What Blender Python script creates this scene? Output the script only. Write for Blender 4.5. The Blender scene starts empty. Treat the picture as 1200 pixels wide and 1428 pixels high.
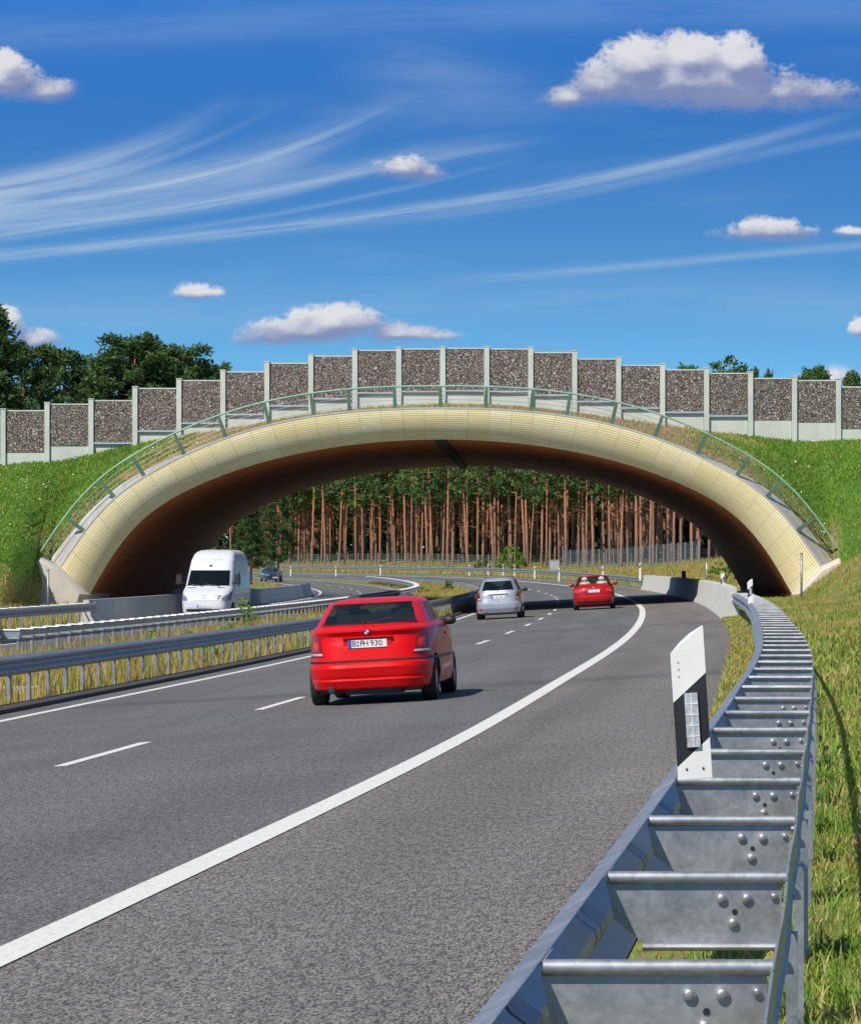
import bpy, math, random
import numpy as np
from mathutils import Vector
R = math.radians
S = bpy.context.scene
COL = S.collection
rng = random.Random(7)
nr = np.random.RandomState(11)

# ------------------------------------------------------------------ camera
F = 5000.0          # focal length in photo pixels (photo is 1200 wide)
YH = 790.0          # horizon row in the photo
cam_d = bpy.data.cameras.new('camera'); cam = bpy.data.objects.new('camera', cam_d); COL.objects.link(cam)
cam_d.sensor_fit = 'HORIZONTAL'; cam_d.sensor_width = 36.0; cam_d.lens = 36.0 * F / 1200.0
cam.location = (0, 0, 0); cam.rotation_euler = (R(90), 0, 0)
cam_d.shift_y = (YH - 714.0) / 1200.0
cam_d.clip_start = 0.5; cam_d.clip_end = 6000
S.camera = cam
S.view_settings.view_transform = 'Standard'; S.view_settings.look = 'None'
S.view_settings.exposure = 0.0; S.view_settings.gamma = 1.0
S.render.engine = 'CYCLES'

# ------------------------------------------------------------------ sun + sky
SUN_TO = Vector((-0.54, -0.76, 1.0)).normalized()
sd = bpy.data.lights.new('sun', 'SUN'); sd.energy = 4.9; sd.angle = R(0.5); sd.color = (1.0, 0.95, 0.87)
sun = bpy.data.objects.new('sun', sd); COL.objects.link(sun)
sun.rotation_euler = SUN_TO.to_track_quat('Z', 'Y').to_euler(); sun.location = (-40, -40, 90)

W = bpy.data.worlds.new('World'); S.world = W; W.use_nodes = True
nt = W.node_tree; nt.nodes.clear()

class E:
    """tiny expression wrapper over shader math nodes"""
    tree = None
    def __init__(s, v): s.v = v
    @staticmethod
    def op(op, *a, clamp=False):
        n = E.tree.nodes.new('ShaderNodeMath'); n.operation = op; n.use_clamp = clamp
        for i, x in enumerate(a):
            x = x.v if isinstance(x, E) else x
            if isinstance(x, (int, float)): n.inputs[i].default_value = x
            else: E.tree.links.new(x, n.inputs[i])
        return E(n.outputs[0])
    def __add__(s, o): return E.op('ADD', s, o)
    __radd__ = __add__
    def __sub__(s, o): return E.op('SUBTRACT', s, o)
    def __rsub__(s, o): return E.op('SUBTRACT', o, s)
    def __mul__(s, o): return E.op('MULTIPLY', s, o)
    __rmul__ = __mul__
    def __truediv__(s, o): return E.op('DIVIDE', s, o)
    def __pow__(s, o): return E.op('POWER', s, o)
def emax(a, b): return E.op('MAXIMUM', a, b)
def emin(a, b): return E.op('MINIMUM', a, b)
def sstep(x, a, b, t0=0.0, t1=1.0):
    n = E.tree.nodes.new('ShaderNodeMapRange'); n.interpolation_type = 'SMOOTHSTEP'
    E.tree.links.new(x.v, n.inputs[0])
    n.inputs[1].default_value = a; n.inputs[2].default_value = b; n.inputs[3].default_value = t0; n.inputs[4].default_value = t1
    return E(n.outputs[0])
def comb(x, y, z=0.0):
    n = E.tree.nodes.new('ShaderNodeCombineXYZ')
    for i, q in enumerate((x, y, z)):
        if isinstance(q, E): E.tree.links.new(q.v, n.inputs[i])
        else: n.inputs[i].default_value = q
    return n.outputs[0]
def noise(vec, scale, detail=4, rough=0.55, dist=0.0):
    n = E.tree.nodes.new('ShaderNodeTexNoise'); n.noise_dimensions = '3D'
    E.tree.links.new(vec, n.inputs['Vector'])
    n.inputs['Scale'].default_value = scale; n.inputs['Detail'].default_value = detail
    n.inputs['Roughness'].default_value = rough; n.inputs['Distortion'].default_value = dist
    return E(n.outputs[0])
def mixc(f, a, b):
    n = E.tree.nodes.new('ShaderNodeMix'); n.data_type = 'RGBA'
    if isinstance(f, E): E.tree.links.new(f.v, n.inputs[0])
    else: n.inputs[0].default_value = f
    for k, q in ((6, a), (7, b)):
        if isinstance(q, tuple): n.inputs[k].default_value = (*q, 1)
        else: E.tree.links.new(q, n.inputs[k])
    return n.outputs[2]

E.tree = nt
tc = nt.nodes.new('ShaderNodeTexCoord')
sx = nt.nodes.new('ShaderNodeSeparateXYZ'); nt.links.new(tc.outputs['Generated'], sx.inputs[0])
dx, dy, dz = E(sx.outputs[0]), E(sx.outputs[1]), E(sx.outputs[2])
sky = nt.nodes.new('ShaderNodeTexSky'); sky.sky_type = 'NISHITA'; sky.sun_disc = False
sky.sun_elevation = math.asin(SUN_TO.z); sky.sun_rotation = math.atan2(SUN_TO.x, SUN_TO.y)
sky.air_density = 1.0; sky.dust_density = 0.25; sky.ozone_density = 3.0
nt.links.new(comb(dx, dy, emax(dz, 0.0) * 5.5 + 0.12), sky.inputs[0])
tint = nt.nodes.new('ShaderNodeMix'); tint.data_type = 'RGBA'; tint.blend_type = 'MULTIPLY'; tint.inputs[0].default_value = 1.0
tl_ = mixc(sstep(dz, 0.03, 0.15), (1.22, 2.05, 1.86), (0.44, 1.32, 2.05))
nt.links.new(sky.outputs[0], tint.inputs[6]); nt.links.new(mixc(sstep(dz, 0.16, 0.34), tl_, (0.95, 0.95, 0.88)), tint.inputs[7])
# heading / elevation, in units where 1 = one thousandth of the view distance
ys = emax(dy, 0.02)
PX = dx / ys * F + 600.0
PY = YH - dz / ys * F
# cloud lumps: centre, radii, strength
clouds = [(960,116,165,46,1.0),(895,90,64,46,1.0),(958,80,64,42,1.0),(1028,86,50,42,1.0),(842,120,50,40,1.0),(796,136,44,22,.8),(1088,128,60,28,.8),(1138,130,46,24,.7),(1000,132,200,34,.8),
 (0,112,60,38,1.0),(62,128,56,22,.75),(8,92,32,28,1.0),(562,234,46,24,.75),(600,240,28,15,.6),
 (470,452,78,32,1.0),(430,463,90,26,.9),(380,470,60,18,.75),(560,466,74,18,.8),(610,468,36,12,.6),(278,408,42,16,.75),(1075,324,70,20,.55),(1184,323,28,11,.7),
 (5,450,34,30,.9),(48,476,42,20,.8),(1197,458,18,20,.9),(1155,526,46,14,.8)]
def density(px, py, det=6):
    wv = comb(px * 0.01, py * 0.0125, 0.0)
    n1 = noise(wv, 2.0, det, 0.62) - 0.5
    n2 = noise(wv, 0.8, 2, 0.5) - 0.5
    n3 = E.op('ABSOLUTE', noise(wv, 5.5, 3, 0.6) - 0.5) if det > 4 else None
    best = None
    for cx, cy, rx, ry, st in clouds:
        ax = (px - cx) * (1.0 / rx)
        dyv = py - cy
        ay = dyv * (1.0 / ry) + emax(dyv, 0.0) * (0.5 / ry)
        d = st - E.op('SQRT', ax * ax + ay * ay) * st
        best = d if best is None else E.op('SMOOTH_MAX', best, d, 0.2)
    r = best * 1.05 + n1 * 1.0 + n2 * 0.55
    return r - n3 * 0.9 + 0.06 if n3 else r
vert = None
for cx, cy, rx, ry in [(965,106,260,46),(10,112,110,34),(572,234,70,20),(470,452,150,30),(278,408,60,14),(1078,322,90,18),(1182,322,40,10),(20,462,70,30),(1197,458,40,20)]:
    ax = (PX - cx) * (1.0 / rx); ay = (PY - cy) * (1.0 / ry)
    w_ = E.op('EXPONENT', (ax * ax + ay * ay * 0.25) * -0.8) * ay * -1.0
    vert = w_ if vert is None else vert + w_
D0 = density(PX, PY)
DL = density(PX, PY, 4)
D1 = density(PX - 10.0, PY - 18.0, 4)
fwd = sstep(dy, 0.05, 0.2) * sstep(dz, -0.01, 0.0)
soft = sstep(vert, -0.55, 0.25)             # crisp heads, ragged translucent bases
alpha = (sstep(D0, -0.02, 0.34) * soft + sstep(D0, -0.25, 0.75) * (1.0 - soft)) * 0.96 * fwd
lit = sstep((DL - D1) * 0.7 + (D0 - DL) * 0.5 + vert * 0.5, -0.20, 0.70)
# cirrus streaks: (points, half width, strength)
streaks = [([(-50,276),(100,255),(220,222),(330,178),(400,140)], 6, 0.20, -300, 420),
 ([(-50,288),(200,262),(380,215),(500,168),(600,118)], 5, 0.22, -300, 620),
 ([(-50,320),(200,296),(450,250),(700,205),(780,192)], 5, 0.20, -300, 800),
 ([(-50,345),(300,312),(560,262),(760,212)], 4, 0.16, 100, 780),
 ([(-50,268),(0,259),(120,232),(220,197),(290,165),(325,140)], 17, 0.46, -300, 350),
 ([(-50,303),(0,295),(150,268),(300,238),(420,208),(500,175),(545,140)], 24, 0.36, -300, 580),
 ([(-50,338),(0,331),(200,303),(400,262),(560,222),(620,185)], 7, 0.26, -300, 640),
 ([(-50,362),(0,357),(300,325),(600,291),(850,243),(1000,210),(1180,160)], 8, 0.36, -300, 1230),
 ([(300,322),(600,302),(850,262),(1000,225),(1250,175)], 8, 0.13, 400, 1500),
 ([(550,392),(800,378),(1000,360),(1250,338)], 6, 0.22, 560, 1500),
 ([(-50,312),(200,285),(450,240),(760,190),(900,170)], 14, 0.18, -300, 800),
 ([(440,98),(560,95),(640,105),(760,120)], 34, 0.20, 420, 800),
 ([(-50,50),(300,35),(600,22),(1250,15)], 26, 0.10, -400, 1600),
 ([(-50,445),(200,438),(600,420),(1250,428)], 30, 0.10, -400, 1600)]
wisp = None
xs = PX * 0.001
for pts, wd, st, xa, xb in streaks:
    p = np.array(pts, float); co = np.polyfit(p[:, 0] * 0.001, p[:, 1], 3)
    yc = ((xs * float(co[0]) + float(co[1])) * xs + float(co[2])) * xs + float(co[3])
    t = (PY - yc) * (1.0 / wd)
    nn = noise(comb(PX * 0.0035, t * 0.9, float(wd) + 3.0), 1.6, 5, 0.6)
    g = E.op('EXPONENT', t * t * -1.0) * sstep(PX, xa, xa + 250.0) * (1.0 - sstep(PX, xb - 260.0, xb + 10.0)) * sstep(nn, 0.15, 0.62) * (st * 1.15)
    wisp = g if wisp is None else wisp + g
haz = noise(comb(PX * 0.002, PY * 0.009, 5.0), 1.3, 5, 0.6)
wisp = (wisp + sstep(haz, 0.5, 0.85) * 0.10) * fwd
c1 = mixc(emin(wisp, 0.8), tint.outputs[2], (4.6, 5.6, 6.4))
ccol = mixc(lit, (1.9, 2.3, 3.9), (6.3, 6.3, 6.6))
c2 = mixc(alpha, c1, ccol)
bg = nt.nodes.new('ShaderNodeBackground'); nt.links.new(c2, bg.inputs[0]); bg.inputs[1].default_value = 0.12
wo = nt.nodes.new('ShaderNodeOutputWorld'); nt.links.new(bg.outputs[0], wo.inputs[0])

# ------------------------------------------------------------------ materials
MATS = {}
def newmat(name):
    m = bpy.data.materials.new(name); m.use_nodes = True; MATS[name] = m
    E.tree = m.node_tree
    b = m.node_tree.nodes['Principled BSDF']
    return m, m.node_tree, b
def objpos():
    t = E.tree.nodes.new('ShaderNodeNewGeometry'); return t.outputs['Position']
def uvco():
    t = E.tree.nodes.new('ShaderNodeUVMap'); t.uv_map = 'uv'; return t.outputs[0]
def sepv(v):
    s = E.tree.nodes.new('ShaderNodeSeparateXYZ'); E.tree.links.new(v, s.inputs[0]); return [E(o) for o in s.outputs]
def bump(b, h, strength=0.4, dist=0.01):
    n = E.tree.nodes.new('ShaderNodeBump'); n.inputs['Strength'].default_value = strength; n.inputs['Distance'].default_value = dist
    E.tree.links.new(h.v, n.inputs['Height']); E.tree.links.new(n.outputs[0], b.inputs['Normal'])
def simple(name, c, rough=0.6, metal=0.0, var=0.12, vs=3.0, coat=0.0, c2=None, bmp=0.0, bs=40):
    m, t, b = newmat(name)
    p = objpos()
    f = noise(p, vs, 4, 0.6)
    lo = c2 if c2 else tuple(x * (1 - var) for x in c); hi = tuple(min(1, x * (1 + (0 if c2 else var))) for x in c)
    t.links.new(mixc(sstep(f, 0.3, 0.7), lo, hi), b.inputs['Base Color'])
    b.inputs['Roughness'].default_value = rough; b.inputs['Metallic'].default_value = metal
    b.inputs['Coat Weight'].default_value = coat; b.inputs['Coat Roughness'].default_value = 0.05
    if bmp: bump(b, noise(p, bs, 3, 0.6), bmp, 0.01)
    return m
def mk_asphalt(name, dark, light, fine=55, patch=0.0):
    m, t, b = newmat(name); p = objpos()
    X, Y, Z = sepv(uvco())          # uv: x = lateral offset, y = distance along the road
    uv = comb(X, Y)
    g = noise(comb(X, Y * 0.2), fine * 1.5, 2, 0.7)
    g2 = noise(comb(X, Y * 0.2), fine * 0.45, 2, 0.6)
    big = noise(comb(X * 0.9, Y * 0.06), 1.0, 4, 0.6)
    seam = noise(comb(X * 0.2, Y * 0.5), 1.0, 3, 0.6)
    spk = sstep(g * 0.72 + g2 * 0.28, 0.41, 0.60)
    c = mixc(spk, dark, light)
    k = sstep(big, 0.3, 0.7, 0.86, 1.12) * sstep(seam, 0.3, 0.7, 0.94, 1.05)
    # wheel tracks polished a little darker
    tr = E.op('COSINE', (X + 1.9) * (2 * math.pi / 1.875)) * 0.035 + 1.0
    cross_bands = 1.0 - sstep(Y, 52.0, 52.6) * (1.0 - sstep(Y, 54.2, 54.9)) * 0.22 - sstep(Y, 101.0, 102.0) * (1.0 - sstep(Y, 104.0, 105.5)) * 0.14  # soft-edged bands across the road, a little darker
    sk = sstep(noise(comb(X * 2.4, Y * 0.035, 7.0), 1.0, 3, 0.5), 0.58, 0.75) * -0.13 + 1.0
    k = k * tr * cross_bands * sk
    mm = E.tree.nodes.new('ShaderNodeMix'); mm.data_type = 'RGBA'; mm.blend_type = 'MULTIPLY'; mm.inputs[0].default_value = 1
    t.links.new(c, mm.inputs[6])
    cc = comb(k, k, k); t.links.new(cc, mm.inputs[7]); t.links.new(mm.outputs[2], b.inputs['Base Color'])
    b.inputs['Roughness'].default_value = 0.85
    bump(b, g, 0.5, 0.01)
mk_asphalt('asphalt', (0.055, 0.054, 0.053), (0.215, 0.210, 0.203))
mk_asphalt('asphalt_shoulder', (0.050, 0.044, 0.041), (0.285, 0.262, 0.243), 62)
m, t, b = newmat('road_paint'); p = objpos()
t.links.new(mixc(sstep(noise(p, 30, 4, 0.7), 0.33, 0.5), (0.50, 0.49, 0.47), (0.74, 0.73, 0.69)), b.inputs['Base Color']); b.inputs['Roughness'].default_value = 0.7
bump(b, noise(p, 60, 2), 0.3, 0.005)
def mk_ground(name, cols, scale=0.5):
    m, t, b = newmat(name); p = objpos()
    n1 = noise(p, scale, 5, 0.65); n2 = noise(p, scale * 9, 4, 0.7); n3 = noise(p, 22, 3, 0.7)
    c = mixc(sstep(n1, 0.38, 0.62), cols[0], cols[1])
    c = mixc(sstep(n2, 0.45, 0.68), c, cols[2])
    c = mixc(sstep(n3, 0.5, 0.8), c, cols[3])
    t.links.new(c, b.inputs['Base Color']); b.inputs['Roughness'].default_value = 0.95
    bump(b, n3, 0.8, 0.04)
mk_ground('soil_grass', [(0.14, 0.18, 0.035), (0.26, 0.22, 0.06), (0.10, 0.14, 0.025), (0.26, 0.21, 0.10)])
mk_ground('bank_grass', [(0.075, 0.18, 0.016), (0.12, 0.23, 0.02), (0.055, 0.13, 0.012), (0.20, 0.22, 0.05)])
mk_ground('dirt', [(0.30, 0.20, 0.10), (0.20, 0.17, 0.06), (0.34, 0.24, 0.13), (0.12, 0.14, 0.04)], 0.8)
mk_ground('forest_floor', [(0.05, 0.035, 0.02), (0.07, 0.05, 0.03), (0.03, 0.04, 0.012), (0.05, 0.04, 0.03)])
def mk_leaf(name, c, c2, tr=0.25, ns=0.7):
    m, t, b = newmat(name); p = objpos()
    f = noise(p, ns, 4, 0.6)
    col = mixc(sstep(f, 0.33, 0.67), c, c2)
    t.links.new(col, b.inputs['Base Color']); b.inputs['Roughness'].default_value = 0.65
    tl = t.nodes.new('ShaderNodeBsdfTranslucent'); t.links.new(col, tl.inputs[0])
    mx = t.nodes.new('ShaderNodeMixShader'); mx.inputs[0].default_value = tr
    t.links.new(b.outputs[0], mx.inputs[1]); t.links.new(tl.outputs[0], mx.inputs[2])
    t.links.new(mx.outputs[0], t.nodes['Material Output'].inputs[0])
mk_leaf('blade_green', (0.13, 0.27, 0.02), (0.23, 0.37, 0.03))
mk_leaf('blade_dark', (0.08, 0.18, 0.014), (0.13, 0.24, 0.02))
mk_leaf('blade_yellow', (0.40, 0.40, 0.08), (0.50, 0.42, 0.12))
mk_leaf('blade_orange', (0.42, 0.24, 0.06), (0.50, 0.32, 0.09))
mk_leaf('blade_straw', (0.50, 0.42, 0.22), (0.56, 0.46, 0.24))
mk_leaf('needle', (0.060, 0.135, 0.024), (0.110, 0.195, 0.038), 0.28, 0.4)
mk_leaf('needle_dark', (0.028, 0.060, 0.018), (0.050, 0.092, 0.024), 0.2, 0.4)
mk_leaf('weed_leaf', (0.12, 0.26, 0.03), (0.20, 0.34, 0.04), 0.3, 3)
m, t, b = newmat('pine_bark'); p = objpos(); X, Y, Z = sepv(p)
oi = t.nodes.new('ShaderNodeObjectInfo'); rnd = E(oi.outputs['Random'])
n1 = noise(comb(X * 6, Y * 6, Z * 1.5), 1.0, 5, 0.7)
hz = sstep(Z + rnd * 2.5, 1.0, 6.5)
c = mixc(hz, (0.22, 0.145, 0.115), (0.50, 0.215, 0.11))
c = mixc(sstep(rnd, 0.55, 1.0) * 0.5, c, (0.20, 0.14, 0.12))
c = mixc(sstep(n1, 0.45, 0.75), c, (0.09, 0.05, 0.035))
t.links.new(c, b.inputs['Base Color']); b.inputs['Roughness'].default_value = 0.9
bump(b, n1, 0.6, 0.05)
# timber cladding: uv x = across the boards (metres), y = along the arch (metres)
def mk_timber(name, a, bb, gap, bw, panel, rough=0.55):
    m, t, b = newmat(name); X, Y, Z = sepv(uvco())
    bi = E.op('FLOOR', X * (1 / bw)); pi_ = E.op('FLOOR', Y * (1 / panel))
    fr = E.op('FRACT', X * (1 / bw)); fp = E.op('FRACT', Y * (1 / panel))
    wn = E.tree.nodes.new('ShaderNodeTexWhiteNoise'); wn.noise_dimensions = '2D'; t.links.new(comb(bi, pi_), wn.inputs['Vector'])
    wn2 = E.tree.nodes.new('ShaderNodeTexWhiteNoise'); wn2.noise_dimensions = '2D'; t.links.new(comb(pi_, 3.0), wn2.inputs['Vector'])
    gr = noise(comb(X * 14, Y * 1.2), 1.0, 4, 0.65)
    v = E(wn.outputs[0]) * 0.35 + E(wn2.outputs[0]) * 0.3 + gr * 0.35
    c = mixc(sstep(v, 0.2, 0.9), a, bb)
    st = sstep(noise(comb(X * 0.7, Y * 0.25), 1.0, 4, 0.7), 0.55, 0.8) * 0.12
    c = mixc(st, c, (0.35, 0.26, 0.15))
    g1 = sstep(fr, 0.0, 0.09) * (1.0 - sstep(fr, 0.91, 1.0))
    g2 = sstep(fp, 0.0, 0.018) * (1.0 - sstep(fp, 0.982, 1.0))
    g = g1 * (g2 * 0.4 + 0.6)
    c = mixc(g, gap, c)
    t.links.new(c, b.inputs['Base Color']); b.inputs['Roughness'].default_value = rough
    bump(b, g + gr * 0.1, 0.9, 0.03)
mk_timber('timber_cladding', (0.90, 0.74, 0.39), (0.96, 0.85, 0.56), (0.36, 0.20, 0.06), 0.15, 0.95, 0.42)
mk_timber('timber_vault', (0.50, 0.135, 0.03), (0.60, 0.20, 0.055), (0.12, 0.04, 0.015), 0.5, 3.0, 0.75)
def mk_concrete(name, c, stain=0.25, sc=0.8):
    m, t, b = newmat(name); p = objpos(); X, Y, Z = sepv(p)
    a = noise(p, sc, 5, 0.65); s = noise(comb(X * 2.2, Y * 2.2, Z * 0.35), 1.0, 5, 0.7); f = noise(p, 35, 3, 0.6)
    col = mixc(sstep(a, 0.3, 0.7), tuple(x * 0.86 for x in c), c)
    col = mixc(sstep(s, 0.5, 0.8) * stain * 2, col, tuple(x * 0.55 for x in c))
    t.links.new(col, b.inputs['Base Color']); b.inputs['Roughness'].default_value = 0.85
    bump(b, f, 0.3, 0.008)
mk_concrete('concrete', (0.50, 0.49, 0.46))
mk_concrete('concrete_footing', (0.62, 0.56, 0.48), 0.12)
mk_concrete('concrete_post', (0.58, 0.60, 0.53), 0.12)
mk_concrete('concrete_barrier', (0.60, 0.585, 0.53), 0.12)
mk_concrete('kerb_dark', (0.075, 0.07, 0.065))
m, t, b = newmat('gabion_stone'); p = objpos()
vo = t.nodes.new('ShaderNodeTexVoronoi'); vo.inputs['Scale'].default_value = 8.5; t.links.new(p, vo.inputs['Vector'])
ve = t.nodes.new('ShaderNodeTexVoronoi'); ve.feature = 'DISTANCE_TO_EDGE'; ve.inputs['Scale'].default_value = 8.5; t.links.new(p, ve.inputs['Vector'])
r0, r1, r2 = sepv(vo.outputs['Color'])
c = mixc(r0 * r0, (0.23, 0.19, 0.165), (0.44, 0.405, 0.37))
c = mixc(sstep(r1, 0.6, 1.0) * 0.7, c, (0.26, 0.17, 0.13))
ed = sstep(E(ve.outputs['Distance']), 0.02, 0.14)
c = mixc(ed, (0.085, 0.07, 0.06), c)
t.links.new(c, b.inputs['Base Color']); b.inputs['Roughness'].default_value = 0.85
bump(b, ed + r2 * 0.3, 1.0, 0.05)
m, t, b = newmat('galvanised'); p = objpos()
vo = t.nodes.new('ShaderNodeTexVoronoi'); vo.inputs['Scale'].default_value = 70; t.links.new(p, vo.inputs['Vector'])
q0, q1, q2 = sepv(vo.outputs['Color']); nn = noise(p, 6, 5, 0.7)
c = mixc(q0 * 0.4 + sstep(nn, 0.3, 0.7) * 0.6, (0.34, 0.35, 0.37), (0.52, 0.54, 0.57))
t.links.new(c, b.inputs['Base Color']); b.inputs['Metallic'].default_value = 0.75
t.links.new((sstep(nn, 0.25, 0.75) * 0.16 + 0.34 + q1 * 0.08).v, b.inputs['Roughness'])
m, t, b = newmat('galvanised_dull'); p = objpos(); nn = noise(p, 5, 5, 0.7)
c = mixc(sstep(nn, 0.3, 0.7), (0.26, 0.28, 0.30), (0.42, 0.44, 0.46))
c = mixc(sstep(noise(p, 1.3, 5, 0.7), 0.6, 0.75) * 0.35, c, (0.20, 0.15, 0.11))
t.links.new(c, b.inputs['Base Color']); b.inputs['Metallic'].default_value = 0.55; b.inputs['Roughness'].default_value = 0.5
m, t, b = newmat('galvanised_bright'); p = objpos(); nn = noise(p, 9, 5, 0.7)
t.links.new(mixc(nn, (0.46, 0.50, 0.53), (0.62, 0.66, 0.69)), b.inputs['Base Color']); b.inputs['Metallic'].default_value = 0.5; b.inputs['Roughness'].default_value = 0.5
simple('green_paint', (0.26, 0.44, 0.32), 0.5, 0, 0.15, 2)
simple('green_post', (0.075, 0.15, 0.095), 0.6, 0, 0.2, 2)
simple('dark_rib', (0.03, 0.022, 0.018), 0.8)
simple('white_plastic', (0.80, 0.79, 0.75), 0.45, 0, 0.04, 6)
simple('black_plastic', (0.018, 0.018, 0.02), 0.5, 0, 0.2, 6)
simple('reflector', (0.62, 0.62, 0.70), 0.15, 0.4, 0.25, 60)
simple('rubber', (0.018, 0.018, 0.018), 0.8, 0, 0.2, 10)
simple('rim_metal', (0.50, 0.51, 0.53), 0.3, 0.8)
simple('chrome', (0.75, 0.76, 0.78), 0.12, 1.0, 0.03)
simple('red_paint', (0.66, 0.003, 0.005), 0.38, 0, 0.04, 1.5, 0.35)
simple('dark_red_paint', (0.38, 0.006, 0.010), 0.36, 0, 0.04, 1.5, 0.5)
simple('silver_paint', (0.40, 0.43, 0.49), 0.38, 0.35, 0.05, 1.5, 0.8)
simple('blue_paint', (0.02, 0.045, 0.09), 0.3, 0.2, 0.05, 1.5, 1.0)
simple('white_paint', (0.64, 0.66, 0.69), 0.4, 0, 0.04, 1.5, 0.25)
simple('tail_red', (0.26, 0.005, 0.005), 0.3, 0, 0.25, 25, 0.25)
simple('tail_bright', (0.62, 0.03, 0.02), 0.3, 0, 0.2, 25, 0.3)
simple('tail_clear', (0.60, 0.55, 0.54), 0.15, 0.2, 0.2, 30, 1.0)
simple('head_glass', (0.26, 0.29, 0.35), 0.15, 0.3, 0.35, 20, 0.6)
simple('interior', (0.035, 0.035, 0.038), 0.8)
simple('seat_cloth', (0.05, 0.052, 0.058), 0.85)
simple('seat_leather', (0.52, 0.47, 0.40), 0.6)
simple('plate_white', (0.78, 0.78, 0.76), 0.5, 0, 0.03)
simple('plate_blue', (0.02, 0.09, 0.42), 0.5)
simple('pale_blue', (0.45, 0.66, 0.72), 0.5)
simple('cabinet_grey', (0.38, 0.42, 0.42), 0.55)
simple('fence_grey', (0.30, 0.34, 0.35), 0.5, 0.3)
simple('skin', (0.55, 0.33, 0.24), 0.6)
m, t, b = newmat('car_glass')
b.inputs['Base Color'].default_value = (0.010, 0.018, 0.022, 1); b.inputs['Roughness'].default_value = 0.04; b.inputs['IOR'].default_value = 1.6
tp = t.nodes.new('ShaderNodeBsdfTransparent'); tp.inputs[0].default_value = (0.62, 0.78, 0.76, 1)
mx = t.nodes.new('ShaderNodeMixShader'); mx.inputs[0].default_value = 0.55
t.links.new(b.outputs[0], mx.inputs[1]); t.links.new(tp.outputs[0], mx.inputs[2]); t.links.new(mx.outputs[0], t.nodes['Material Output'].inputs[0])

for q_, sp_ in (('red_paint', .22), ('dark_red_paint', .3)):
    MATS[q_].node_tree.nodes['Principled BSDF'].inputs['Specular IOR Level'].default_value = sp_
    MATS[q_].node_tree.nodes['Principled BSDF'].inputs['Coat Weight'].default_value = .22
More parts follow.
